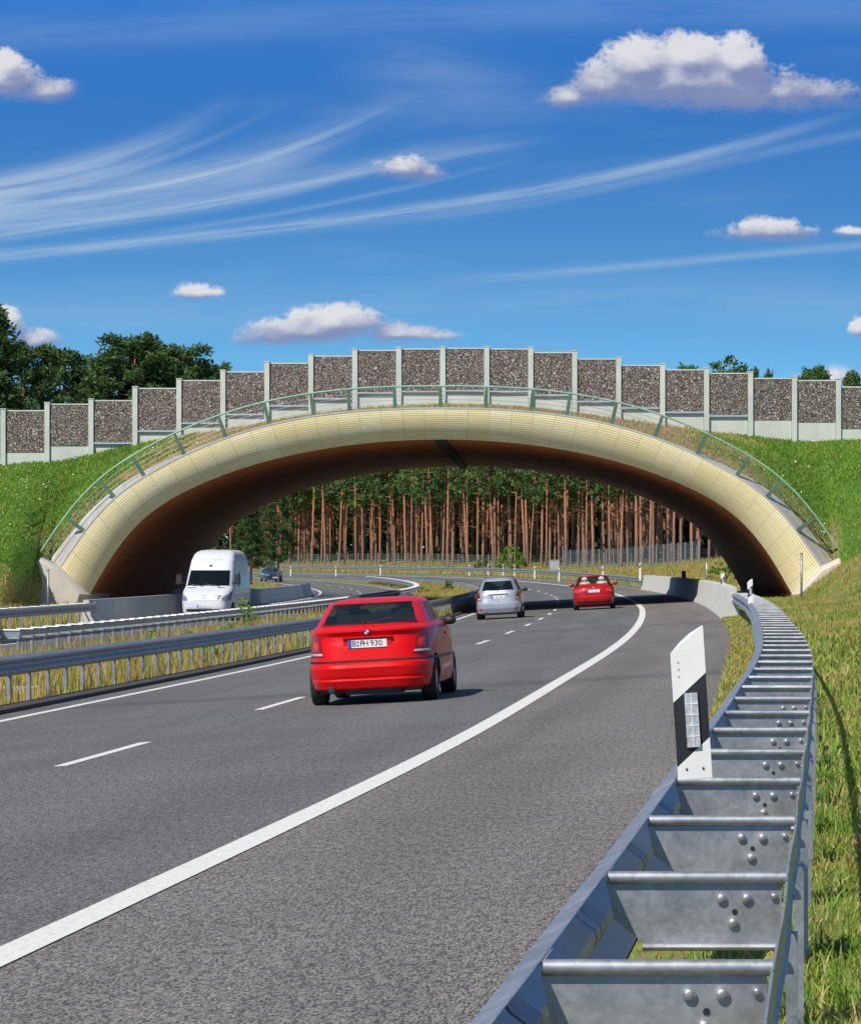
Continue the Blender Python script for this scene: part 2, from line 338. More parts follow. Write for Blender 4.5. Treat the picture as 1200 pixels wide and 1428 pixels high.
# ------------------------------------------------------------------ mesh helpers
class MB:
    def __init__(s): s.v = []; s.f = []; s.m = []; s.uv = []
    def add(s, vs, fs, mi=0, uvs=None):
        o = len(s.v); s.v += [tuple(p) for p in vs]
        for k, f in enumerate(fs):
            s.f.append(tuple(o + i for i in f)); s.m.append(mi)
            s.uv.append(uvs[k] if uvs else None)
    def box(s, c, d, mi=0, rz=0.0, rx=0.0):
        x, y, z = d[0] / 2, d[1] / 2, d[2] / 2
        P = []
        for a, bb, cc in ((-1,-1,-1),(1,-1,-1),(1,1,-1),(-1,1,-1),(-1,-1,1),(1,-1,1),(1,1,1),(-1,1,1)):
            q = Vector((a * x, bb * y, cc * z))
            if rx: q = Vector((q.x, q.y * math.cos(rx) - q.z * math.sin(rx), q.y * math.sin(rx) + q.z * math.cos(rx)))
            if rz: q = Vector((q.x * math.cos(rz) - q.y * math.sin(rz), q.x * math.sin(rz) + q.y * math.cos(rz), q.z))
            P.append((q.x + c[0], q.y + c[1], q.z + c[2]))
        s.add(P, [(0,3,2,1),(4,5,6,7),(0,1,5,4),(1,2,6,5),(2,3,7,6),(3,0,4,7)], mi)
    def tube(s, pts, r, n=8, mi=0, caps=True):
        pts = [Vector(p) for p in pts]; rs = r if isinstance(r, (list, tuple)) else [r] * len(pts)
        rings = []
        for i, p in enumerate(pts):
            d = (pts[min(i + 1, len(pts) - 1)] - pts[max(i - 1, 0)]).normalized()
            a = d.cross(Vector((0, 0, 1)) if abs(d.z) < 0.9 else Vector((0, 1, 0))).normalized(); bb = d.cross(a).normalized()
            rings.append([p + (a * math.cos(2 * math.pi * k / n) + bb * math.sin(2 * math.pi * k / n)) * rs[i] for k in range(n)])
        vs = [q for rr in rings for q in rr]; fs = []
        for i in range(len(pts) - 1):
            for k in range(n):
                fs.append((i * n + k, i * n + (k + 1) % n, (i + 1) * n + (k + 1) % n, (i + 1) * n + k))
        if caps: fs += [tuple(range(n - 1, -1, -1)), tuple((len(pts) - 1) * n + k for k in range(n))]
        s.add(vs, fs, mi)
    def sweep(s, rings, closed=True, caps=True, mi=0):
        n = len(rings[0]); vs = [q for rr in rings for q in rr]; fs = []
        for i in range(len(rings) - 1):
            for k in range(n if closed else n - 1):
                fs.append((i * n + k, i * n + (k + 1) % n, (i + 1) * n + (k + 1) % n, (i + 1) * n + k))
        if caps and closed: fs += [tuple(range(n - 1, -1, -1)), tuple((len(rings) - 1) * n + k for k in range(n))]
        s.add(vs, fs, mi)
    def prism(s, poly, axis, a, bb, mi=0):
        """poly of 2-D points extruded along axis ('x','y','z') from a to b"""
        def P(q, t):
            return {'x': (t, q[0], q[1]), 'y': (q[0], t, q[1]), 'z': (q[0], q[1], t)}[axis]
        s.sweep([[P(q, a) for q in poly], [P(q, bb) for q in poly]], mi=mi)
    def ball(s, c, r, n=10, mi=0, half=False):
        c = Vector(c); r = r if isinstance(r, (tuple, list)) else (r, r, r); m_ = n // 2
        rings = []
        for i in range(1, m_):
            th = math.pi * i / m_
            rings.append([(c.x + r[0] * math.sin(th) * math.cos(2 * math.pi * k / n), c.y + r[1] * math.sin(th) * math.sin(2 * math.pi * k / n), c.z + r[2] * math.cos(th)) for k in range(n)])
        vs = [q for rr in rings for q in rr] + [(c.x, c.y, c.z + r[2]), (c.x, c.y, c.z - r[2])]; fs = []
        L = len(rings)
        for i in range(L - 1):
            for k in range(n): fs.append((i * n + k, (i + 1) * n + k, (i + 1) * n + (k + 1) % n, i * n + (k + 1) % n))
        for k in range(n):
            fs.append((L * n, k, (k + 1) % n)); fs.append((L * n + 1, (L - 1) * n + (k + 1) % n, (L - 1) * n + k))
        s.add(vs, fs, mi)
    def build(s, name, mats, parent=None, smooth=False, angle=None, fixn=True, loc=None):
        me = bpy.data.meshes.new(name); me.from_pydata(s.v, [], s.f)
        for mm in (mats if isinstance(mats, (list, tuple)) else [mats]): me.materials.append(MATS[mm])
        me.polygons.foreach_set('material_index', s.m)
        if any(u is not None for u in s.uv):
            ul = me.uv_layers.new(name='uv'); dat = []
            for f, u in zip(s.f, s.uv):
                for k in range(len(f)): dat += list(u[k]) if u else [0, 0]
            ul.data.foreach_set('uv', dat)
        if fixn:
            import bmesh
            bm = bmesh.new(); bm.from_mesh(me); bmesh.ops.recalc_face_normals(bm, faces=bm.faces); bm.to_mesh(me); bm.free()
        if smooth or angle:
            me.polygons.foreach_set('use_smooth', [True] * len(me.polygons))
            if angle: me.set_sharp_from_angle(angle=R(angle))
        me.update()
        o = bpy.data.objects.new(name, me); COL.objects.link(o)
        if parent: o.parent = parent
        if loc: o.location = loc
        return o
def tag(o, label=None, cat=None, group=None, kind=None):
    if label: o['label'] = label
    if cat: o['category'] = cat
    if group: o['group'] = group
    if kind: o['kind'] = kind
    return o
def empty(name, loc=(0, 0, 0), rz=0.0, label=None, cat=None, group=None):
    o = bpy.data.objects.new(name, None); COL.objects.link(o); o.location = loc; o.rotation_euler = (0, 0, rz)
    o.empty_display_size = 0.2
    return tag(o, label, cat, group)
def children(o): return [c for c in bpy.data.objects if c.parent == o]
def copy_tree(o, parent=None, kids=None):
    c = o.copy(); COL.objects.link(c); c.parent = parent
    for ch in (kids if kids is not None else children(o)): copy_tree(ch, c)
    return c
def numpy_mesh(name, verts, faces_n, nper, matidx, mats, smooth=False):
    me = bpy.data.meshes.new(name); nv = len(verts); nf = len(faces_n)
    me.vertices.add(nv); me.vertices.foreach_set('co', np.asarray(verts, np.float32).ravel())
    me.loops.add(nf * nper); me.loops.foreach_set('vertex_index', np.asarray(faces_n, np.int32).ravel())
    me.polygons.add(nf); me.polygons.foreach_set('loop_start', np.arange(0, nf * nper, nper, dtype=np.int32))
    for mm in mats: me.materials.append(MATS[mm])
    me.polygons.foreach_set('material_index', np.asarray(matidx, np.int32))
    if smooth: me.polygons.foreach_set('use_smooth', np.ones(nf, bool))
    me.update(calc_edges=True); me.validate()
    return me
def link(name, me, parent=None):
    o = bpy.data.objects.new(name, me); COL.objects.link(o); o.parent = parent; return o

# ------------------------------------------------------------------ road alignment
_cy = np.array([-60, -20, 0, 15.7, 32.8, 52, 66, 90, 119, 151, 185, 215, 250, 280, 310, 350, 400, 460, 520, 640], float)
_cx = np.array([-10.8, -6.1, -3.72, -1.88, 0.02, 1.80, 3.05, 5.0, 7.0, 8.85, 10.3, 11.25, 11.8, 11.3, 9.3, 3.6, -9, -29, -53, -112], float)
def _spline(x, y):
    n = len(x); h = np.diff(x); A = np.eye(n); b_ = np.zeros(n)
    for i in range(1, n - 1):
        A[i, i - 1] = h[i - 1]; A[i, i] = 2 * (h[i - 1] + h[i]); A[i, i + 1] = h[i]
        b_[i] = 3 * ((y[i + 1] - y[i]) / h[i] - (y[i] - y[i - 1]) / h[i - 1])
    c_ = np.linalg.solve(A, b_); return h, c_
_h, _c = _spline(_cy, _cx)
def Xe(Y):
    Y = np.asarray(Y, float); i = np.clip(np.searchsorted(_cy, Y) - 1, 0, len(_cy) - 2)
    t = Y - _cy[i]; h = _h[i]; a = _cx[i]; bb = (_cx[i + 1] - _cx[i]) / h - h * (2 * _c[i] + _c[i + 1]) / 3
    d = (_c[i + 1] - _c[i]) / (3 * h); v = a + bb * t + _c[i] * t * t + d * t ** 3
    s_end = (_cx[-1] - _cx[-2]) / (_cy[-1] - _cy[-2])
    return np.where(Y > _cy[-1], _cx[-1] + (Y - _cy[-1]) * s_end, v)
def heading(Y): return float((Xe(Y + 1) - Xe(Y - 1)) / 2)
def rise(Y): return float(np.interp(Y, [0, 255, 300, 350, 450, 700, 2000], [0, 0, 0.22, 0.58, 0.98, 1.6, 4.0]))
UK = [-400, -200, -90, -50, -30, -24, -20.9, -13.0, -12.7, -8.2, -7.9, 2.4, 3.6, 6.5, 9.5, 14, 22, 40, 90, 200, 400]
ZK = [-0.5, -0.8, -1.2, -1.6, -1.8, -1.85, -2.14, -2.08, -2.05, -2.12, -2.14, -1.588, -1.47, -1.40, -1.0, -0.4, 0.2, 0.6, 1.0, 1.4, 2.0]
def surf(u, Y): return float(np.interp(u, UK, ZK)) + rise(Y)
def farlift(u, Y):
    m_ = -0.75 * max(0.0, min(1.0, (Y - 250) / 70.0)) * max(0.0, min(1.0, (u - 5) / 8.0))
    if 112 < Y < 165:
        X = float(Xe(Y)) + u; m_ += min(2.2, 0.64 * max(0.0, X - 15.7)) * min(1.0, max(0.0, (Y - 118) / 26.0))
    a = max(0.0, min(1.0, (Y - 205) / 60.0)); return m_ + a * min(1.2, max(0.0, float(np.interp(Y, [300, 380], [0.085, 0.02])) * (u - 5))) 
def gz(u, Y): return surf(u, Y) + farlift(u, Y)
def P(Y, u, dz=0.0): return (float(Xe(Y)) + u, Y, surf(u, Y) + dz)
# ------------------------------------------------------------------ ground
ROWS = list(np.arange(-40, 60, 4.0)) + list(np.arange(60, 300, 3.0)) + list(np.arange(300, 520, 8.0)) + [560, 620, 700, 900, 1300, 2000, 3200]
UG = [-1500, -700, -400, -200, -120, -90, -65, -50, -38, -30, -24, -20.9, -20.85, -17, -13.05, -13.0, -12.7, -11, -9.5, -8.2, -8.05, -8.0, -4, 0, 2.35, 2.4, 3.0, 3.6, 4.4, 5.4, 6.5, 7.2, 8, 8.8, 9.5, 10.5, 12, 14, 18, 22, 30, 40, 60, 90, 140, 200, 400, 700, 1500]
g = MB(); n = len(UG); vs = []
for Y in ROWS:
    for u in UG:
        z = gz(u, Y)
        if -20.88 < u < -13.02 or -8.02 < u < 2.38: z -= 0.05
        elif abs(u) < 40: z += 0.03 * math.sin(Y * 0.9 + u) * math.sin(u * 1.7 + Y * 0.31) * (1 if u > 3 or u < -21 else 0.3)
        vs.append((float(Xe(Y)) * (1 if abs(u) < 300 else 0.3) + u, Y, z))
fs = [(i * n + j, i * n + j + 1, (i + 1) * n + j + 1, (i + 1) * n + j) for i in range(len(ROWS) - 1) for j in range(n - 1)]
g.add(vs, fs)
tag(g.build('ground', 'soil_grass', smooth=True, fixn=False), kind='structure')

def strip(name, u0, u1, dz, mat, Y0, Y1, step=3.0, cols=1):
    b_ = MB(); ys_ = np.arange(Y0, Y1 + 1e-6, step)
    if ys_[-1] < Y1: ys_ = np.append(ys_, Y1)
    us = np.linspace(u0, u1, cols + 1)
    vs = [P(float(Y), float(u), dz) for Y in ys_ for u in us]; fs = []; uvs = []
    n = cols + 1
    for i in range(len(ys_) - 1):
        for j in range(cols):
            fs.append((i * n + j, i * n + j + 1, (i + 1) * n + j + 1, (i + 1) * n + j))
            uvs.append([(us[j], ys_[i]), (us[j + 1], ys_[i]), (us[j + 1], ys_[i + 1]), (us[j], ys_[i + 1])])
    b_.add(vs, fs, 0, uvs)
    return b_.build(name, mat, smooth=True, fixn=False)
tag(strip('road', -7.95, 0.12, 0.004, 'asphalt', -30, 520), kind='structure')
tag(strip('hard_shoulder', 0.12, 2.47, 0.006, 'asphalt_shoulder', -30, 520), kind='structure')
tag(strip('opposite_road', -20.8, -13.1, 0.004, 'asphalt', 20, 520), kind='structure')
tag(strip('edge_line', -0.11, 0.11, 0.010, 'road_paint', -30, 500, 2.0), kind='structure')
tag(strip('edge_line', -7.42, -7.26, 0.010, 'road_paint', 20, 500, 2.0), kind='structure')
tag(strip('edge_line', -20.0, -19.8, 0.010, 'road_paint', 40, 500, 2.0), kind='structure')
tag(strip('edge_line', -13.75, -13.6, 0.010, 'road_paint', 40, 500, 2.0), kind='structure')
# lane dashes: one marking sheet per carriageway
def dashes(name, u, w, starts, ln):
    b_ = MB()
    for s0 in starts:
        ys_ = np.linspace(s0, s0 + ln, 4); vs = []
        for Y in ys_: vs += [P(float(Y), u - w / 2, 0.010), P(float(Y), u + w / 2, 0.010)]
        b_.add(vs, [(2 * i, 2 * i + 1, 2 * i + 3, 2 * i + 2) for i in range(3)])
    return tag(b_.build(name, 'road_paint', fixn=False), kind='structure')
def y_at(py, u): return F * -surf(u, 50) / (py - YH)
d0 = y_at(1070, -3.7); per = (y_at(991, -3.7) - d0)
dashes('lane_line', -3.70, 0.13, [d0 + per * k for k in range(-3, 30)], per * 0.35)
dashes('lane_line', -16.9, 0.13, [40 + per * k for k in range(0, 26)], per * 0.35)
# darker cross bands and skid marks are part of the asphalt colour
strip_k = strip('kerb', -8.12, -7.9, 0.0, 'kerb_dark', 20, 330, 3.0)
bk = MB(); rr = []
for Y in np.arange(20, 331, 3.0):
    rr.append([P(Y, -7.93, 0.0), P(Y, -7.93, 0.07), P(Y, -8.1, 0.10), P(Y, -8.1, 0.0)])
bk.sweep(rr); bpy.data.objects.remove(strip_k)
tag(bk.build('kerb', 'kerb_dark'), kind='structure')

# ------------------------------------------------------------------ overpass
YB0, YB1 = 155.0, 198.0
def AX(Y): return 0.43 + 0.033 * (Y - YB0)
inner_t = [(0, 5.52), (4, 5.27), (7.4, 4.62), (10.6, 3.50), (12.85, 2.12), (14.4, 0.25), (15.25, -1.22), (15.7, -2.1)]
outer_t = [(0, 6.82), (5.8, 6.42), (8.4, 5.82), (10.4, 5.08), (12.4, 4.08), (14.0, 2.98), (15.4, 1.42), (16.45, -0.12), (17.1, -1.2)]
def curve(tab, n, cut=None):
    t = list(tab)
    if cut: t = t[:-1]
    full = [(-x, z) for x, z in reversed(t[1:])] + t
    p = np.array(full, float); d = np.r_[0, np.cumsum(np.hypot(*np.diff(p, axis=0).T))]
    hx, cx_ = _spline(d, p[:, 0]); hz_, cz_ = _spline(d, p[:, 1])
    def ev(s, y, h, c):
        i = min(max(np.searchsorted(d, s) - 1, 0), len(d) - 2); tt = s - d[i]
        bb = (y[i + 1] - y[i]) / h[i] - h[i] * (2 * c[i] + c[i + 1]) / 3; dd = (c[i + 1] - c[i]) / (3 * h[i])
        return y[i] + bb * tt + c[i] * tt * tt + dd * tt ** 3
    out = []
    for s in np.linspace(0, d[-1], n): out.append((float(ev(s, p[:, 0], hx, cx_)), float(ev(s, p[:, 1], hz_, cz_))))
    return out, float(d[-1])
NA = 97
ic, il = curve(inner_t, NA, True); oc, ol = curve(outer_t, NA, True)
ivc, ivl = curve(inner_t, NA)
bridge = empty('wildlife_overpass', (AX(YB0), YB0, -2.1), 0, 'wide timber clad arch bridge covered with earth spanning both carriageways', 'bridge')
def bp(x, Y, z): return (x + AX(Y) - AX(YB0), Y - YB0, z + 2.1)     # local to bridge empty
D = 0.75; NP = 12; PHM = R(46)
def portal(sign, Yf):
    b_ = MB(); vs = []; 
    for i in range(NA):
        for k in range(NP + 1):
            ph = PHM * k / NP; f = math.sin(ph) / math.sin(PHM)
            x = oc[i][0] + (ic[i][0] - oc[i][0]) * f; z = oc[i][1] + (ic[i][1] - oc[i][1]) * f
            vs.append(bp(x, Yf + sign * D * (1 - math.cos(ph)) / (1 - math.cos(PHM)), z))
    fs = []; uvs = []; L = ol; w = 2.35
    for i in range(NA - 1):
        for k in range(NP):
            a = i * (NP + 1) + k
            fs.append((a, a + 1, a + NP + 2, a + NP + 1))
            s0, s1 = L * i / (NA - 1), L * (i + 1) / (NA - 1); k0, k1 = w * k / NP, w * (k + 1) / NP
            uvs.append([(k0, s0), (k1, s0), (k1, s1), (k0, s1)])
    b_.add(vs, fs, 0, uvs)
    return b_.build('portal_cladding', 'timber_cladding', bridge, smooth=True)
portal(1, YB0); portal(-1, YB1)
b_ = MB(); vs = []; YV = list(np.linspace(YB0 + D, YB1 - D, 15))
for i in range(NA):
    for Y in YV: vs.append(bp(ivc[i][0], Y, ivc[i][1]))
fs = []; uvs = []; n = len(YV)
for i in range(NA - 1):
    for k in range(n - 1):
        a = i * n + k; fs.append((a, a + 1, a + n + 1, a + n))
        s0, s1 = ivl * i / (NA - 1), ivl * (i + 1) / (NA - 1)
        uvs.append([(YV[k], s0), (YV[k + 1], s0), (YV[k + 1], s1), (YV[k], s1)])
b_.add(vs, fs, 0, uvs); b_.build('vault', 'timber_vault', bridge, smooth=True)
b_ = MB(); b_.sweep([[bp(-0.22, Y, 5.56), bp(0.22, Y, 5.56), bp(0.22, Y, 5.36), bp(-0.22, Y, 5.36)] for Y in (YB0 + D, YB1 - D)])
b_.build('crown_rib', 'dark_rib', bridge)
# normals of outer curve
def onorm(i):
    a = oc[max(i - 1, 0)]; c_ = oc[min(i + 1, NA - 1)]; t = Vector((c_[0] - a[0], 0, c_[1] - a[1])).normalized()
    return Vector((-t.z, 0, t.x))
def ledge_w(i):
    a = min(1.0, max(0.0, (abs(oc[i][0]) - 8.5) / 8.0)); return 0.10 + 0.58 * a ** 1.6
for sg, Yf in ((1, YB0), (-1, YB1)):
    b_ = MB(); rr = []
    for i in range(NA):
        nn = onorm(i); o = Vector((oc[i][0], 0, oc[i][1])); w = ledge_w(i)
        q = [(o + nn * 0.0, -0.02), (o + nn * 0.07, -0.02), (o + nn * w, 0.9), (o + nn * (w - 0.2), 1.3), (o - nn * 0.3, 1.0)]
        rr.append([bp(v.x, Yf + sg * dy_, v.z) for v, dy_ in q])
    b_.sweep(rr); b_.build('edge_beam', 'concrete', bridge)
# footings: concrete pads that carry the arch feet
def footing(sx, Ya, Yb):
    poly = [(15.22, -1.22), (16.42, 0.0), (17.25, 0.42), (17.65, 0.30), (18.05, -0.5), (18.2, -2.4), (15.5, -2.4), (15.42, -1.9)]
    b_ = MB(); c = (16.6, -1.0); rr = []
    for t, s in ((-1.0, 0.80), (-0.85, 0.90), (-0.55, 0.97), (0, 1.0)):
        rr.append([bp(sx * (c[0] + (x - c[0]) * s), Ya + t * (1 if Yb > Ya else -1), c[1] + (z - c[1]) * s if z > -2 else z) for x, z in poly])
    rr.append([bp(sx * x, Yb, z) for x, z in poly])
    b_.sweep(rr); b_.build('footing', 'concrete_footing', bridge, angle=35)
footing(-1, YB0 + 0.2, YB0 + 8); footing(1, YB0 + 0.2, YB0 + 8)
footing(-1, YB1 - 0.2, YB1 - 8); footing(1, YB1 - 0.2, YB1 - 8)

# railing along the arch edge
rail = empty('railing', (AX(YB0), YB0 + 0.02, 6.9), 0, 'green wire railing that follows the curved front edge of the overpass', 'railing')
def rp(i, h, dy_=0.0):
    nn = onorm(i); o = Vector((oc[i][0], 0, oc[i][1])) + nn * (0.06 + h * (1.0 + 0.14 * min(1, abs(oc[i][0]) / 16))); return (o.x, dy_, o.z - 6.9)
b_ = MB(); b_.tube([rp(i, 0.92) for i in range(0, NA)], 0.042, 8); b_.build('handrail', 'green_paint', rail, smooth=True)
for h in (0.16, 0.34, 0.52, 0.70):
    b_ = MB(); b_.tube([rp(i, h) for i in range(0, NA, 2)], 0.010, 5); b_.build('wire', 'galvanised_dull', rail)
npst = 21
for k in range(npst):
    i = int(round((NA - 1) * (k + 0.0) / (npst - 1))); nn = onorm(i); t = Vector((nn.z, 0, -nn.x))
    a = Vector(rp(i, -0.05)); c_ = Vector(rp(i, 0.90))
    b_ = MB(); w = t * 0.09
    b_.sweep([[a - w + Vector((0, -0.04, 0)), a + w + Vector((0, -0.04, 0)), a + w + Vector((0, 0.14, 0)), a - w + Vector((0, 0.14, 0))],
              [c_ - w * .7 + Vector((0, -0.03, 0)), c_ + w * .7 + Vector((0, -0.03, 0)), c_ + w * .7 + Vector((0, 0.03, 0)), c_ - w * .7 + Vector((0, 0.03, 0))]])
    b_.build('post', 'green_post', rail)

# ------------------------------------------------------------------ embankment (earth over the arch)
YW = 163.0; SW = F / YW
wbp = [(-400, 700), (-120, 662), (0, 645), (67, 640), (127, 630), (188, 618), (248, 608), (310, 601), (370, 592), (430, 584), (491, 577), (552, 571), (612, 568), (673, 568), (735, 572), (796, 578), (857, 585), (918, 592), (980, 600), (1042, 605), (1104, 608), (1200, 611), (1320, 622), (1600, 680)]
def wall_base(X): return float(np.interp(X, [(a - 600) / SW for a, _ in wbp], [(YH - q) / SW for _, q in wbp]))
ext = [( oc[i][0] + onorm(i).x * ledge_w(i) * 0.9, oc[i][1] + onorm(i).z * ledge_w(i) * 0.9) for i in range(NA)]
EXx = [e[0] for e in ext]; EXz = [e[1] for e in ext]
def ext_z(x): return float(np.interp(x, EXx, EXz))
emb = MB(); XS = sorted(set(list(np.arange(-70, -22, 4.0)) + list(np.arange(-22, 22.01, 0.5)) + list(np.arange(24, 70, 4.0))))
NV = 14; vs = []; fl = []
for X in XS:
    xr = X - AX(YB0); wb = wall_base(X)
    ax = abs(xr)
    if ax <= 17.1: yf, zf = 155.9, ext_z(xr)
    else:
        k = min(1.0, (ax - 17.1) / 0.9); zf0 = ext_z(17.1 * (1 if xr > 0 else -1))
        yf = 155.9 + k * (144.5 - 155.9) if xr < 0 else 155.9 + k * (141.0 - 155.9)
        zb = -2.0 if xr < 0 else -1.75
        zf = zf0 + min(1, k * 2.5) * (zb - zf0)
    col_ = [(X, yf - 0.05, -2.6 if ax > 17.15 else zf - 0.08)]
    for j in range(NV + 1):
        t = j / NV; Y = yf + (YW + 0.4 - yf) * t
        prof = t ** 0.88 if ax > 17.5 else t ** 0.8
        z = zf + (wb + 0.06 - zf) * prof
        amp = 0.07 * math.sin(math.pi * t)
        z += amp * (math.sin(X * 2.3 + j) + math.sin(X * 0.9 - j * 1.7))
        col_.append((X, Y, z))
    zt = wb + 0.06
    for Y, zz in ((YW + 6, zt + 0.2), (YB1 - 9, zt + 0.2), (YB1 - 1.0, (ext_z(xr) if ax < 17.1 else zt - 3)), (YB1 + (8 if ax > 17.5 else -0.9), (-2.2 if ax > 17.5 else ext_z(xr)))):
        col_.append((X + (AX(Y) - AX(YB0)) * (1 if ax < 30 else 0), Y, zz))
    vs += col_
n = NV + 6
fs = [(i * n + j, (i + 1) * n + j, (i + 1) * n + j + 1, i * n + j + 1) for i in range(len(XS) - 1) for j in range(n - 1)]
emb.add(vs, fs)
EMB_V = vs; EMB_N = n
# dirt material above the crown of the arch, grass outside
for k, f in enumerate(fs):
    pass
m, t, b = newmat('embankment_soil'); p = objpos(); X, Y, Z = sepv(p)
n1 = noise(p, 0.35, 5, 0.65); n2 = noise(p, 3.5, 4, 0.7); n3 = noise(p, 16, 3, 0.7)
gcol = mixc(sstep(n2, 0.35, 0.65), (0.06, 0.16, 0.012), (0.12, 0.24, 0.02)); gcol = mixc(sstep(n3, 0.55, 0.8) * 0.5, gcol, (0.22, 0.24, 0.06))
dcol = mixc(sstep(n2, 0.35, 0.65), (0.24, 0.15, 0.075), (0.36, 0.26, 0.14)); dcol = mixc(sstep(n3, 0.5, 0.75) * 0.5, dcol, (0.14, 0.15, 0.04))
ax_ = E.op('ABSOLUTE', X - 0.6)
er = E.op('SQRT', (X - 0.43) * (X - 0.43) * (1 / 17.3 ** 2) + (Z + 1.3) * (Z + 1.3) * (1 / 8.55 ** 2))
rim_ = (1.0 - sstep(er + (n2 - 0.5) * 0.05 + sstep(Y, 157.0, 160.0) * 0.5, 1.035, 1.085)) * sstep(Y, 154.5, 155.8)
bare = emax(1.0 - sstep(ax_ + (n1 - 0.5) * 9.0, 11.5, 14.5), rim_)
low = 1.0 - sstep(Z + (n1 - 0.5) * 2.2, -1.5, 0.2)
gcol = mixc(low * 0.8, gcol, (0.30, 0.22, 0.06))
t.links.new(mixc(bare, gcol, dcol), b.inputs['Base Color']); b.inputs['Roughness'].default_value = 0.95
bump(b, n3 + n2, 0.9, 0.06)
tag(emb.build('embankment', 'embankment_soil', smooth=True, fixn=False), kind='structure')

# ------------------------------------------------------------------ gabion wall
wall = empty('gabion_wall', (0, YW, 0), 0, 'stepped noise barrier of stone filled cages between concrete posts on top of the overpass', 'wall')
tops = [(-5, 632), (-4, 618), (-3, 600), (-2, 592), (-1, 583), (0, 574), (1, 565), (2, 560), (3, 543), (4, 532), (5, 520), (6, 508), (7, 498), (8, 490), (9, 488), (10, 487), (11, 488), (12, 493), (13, 502), (14, 511), (15, 517), (16, 522), (17, 529), (18, 532), (19, 541), (20, 548), (21, 560), (22, 570)]
PW = 61.2; X0 = 5.0
def wx(k): return (X0 + PW * k - 600) / SW
td = dict(tops)
for k, ty in tops:
    xa, xb = wx(k) + 0.13, wx(k + 1) - 0.13; zt = (YH - ty) / SW; zb = zt - 1.86; wb = min(wall_base(xa), wall_base(xb)) - 0.5
    pan = MB(); pan.box(((xa + xb) / 2, 0.0, (zt + zb) / 2), (xb - xa, 0.34, zt - zb)); pan.build('gabion', 'gabion_stone', wall)
    cap = MB(); cap.box(((xa + xb) / 2, 0.0, zt + 0.035), (xb - xa, 0.38, 0.06)); cap.build('cap', 'concrete_post', wall)
    if not (k < 2 or k > 16):
        l2 = MB(); l2.box(((xa + xb) / 2, -0.03, zb - 0.04), (xb - xa, 0.42, 0.07)); l2.build('ledge', 'galvanised_bright', wall)
    pl = MB(); top_pl = zb - (0.085 if not (k < 2 or k > 16) else 0.004)
    if top_pl > wb: flush = k < 2 or k > 16; yp = 0.02 if flush else 0.06; pl.box(((xa + xb) / 2, yp - 0.06, (top_pl + wb) / 2), (xb - xa, 0.22, top_pl - wb)); pl.build('plinth', 'concrete_post', wall)
for k in range(-5, 24):
    ty = min(td.get(k, 999), td.get(k - 1, 999)) - 3; x = wx(k); zt = (YH - ty) / SW; zb = wall_base(x) - 0.5
    pp = MB(); w = 0.115
    pp.prism([(x - w, -0.26), (x + w, -0.26), (x + w, 0.26), (x - w, 0.26)], 'z', zb, zt)
    pp.box((x, 0, zt + 0.02), (0.27, 0.56, 0.04)); pp.build('post', 'concrete_post', wall)

# ------------------------------------------------------------------ concrete barriers
def barrier(name, u, sgn, Y0, Y1, h, label, dark=False, mat='concrete_barrier'):
    prof = [(0.0, 0.0), (0.02, 0.08), (0.16, 0.30), (0.22, h - 0.05), (0.25, h), (0.42, h), (0.45, h - 0.05), (0.50, 0.3), (0.62, 0.0)]
    o = empty(name, P(Y0, u), 0, label, 'barrier'); base = Vector(P(Y0, u)); Y = Y0
    while Y < Y1 - 0.1:
        Ye = min(Y + 6.0, Y1); b_ = MB(); rr = []
        for yy in np.linspace(Y + 0.02, Ye - 0.02, 4):
            rr.append([tuple(Vector(P(float(yy), u + sgn * a, z - (0.06 if z == 0 else 0))) - base) for a, z in prof])
        b_.sweep(rr); b_.build('segment', mat, o, angle=40); Y = Ye
    return o
barrier('concrete_barrier', 2.45, 1, 106, 243, 0.95, 'pale curved concrete barrier along the right hard shoulder under the arch')
barrier('concrete_barrier', -20.3, -1, 133, 262, 0.90, 'grey concrete barrier at the left edge behind the white van')

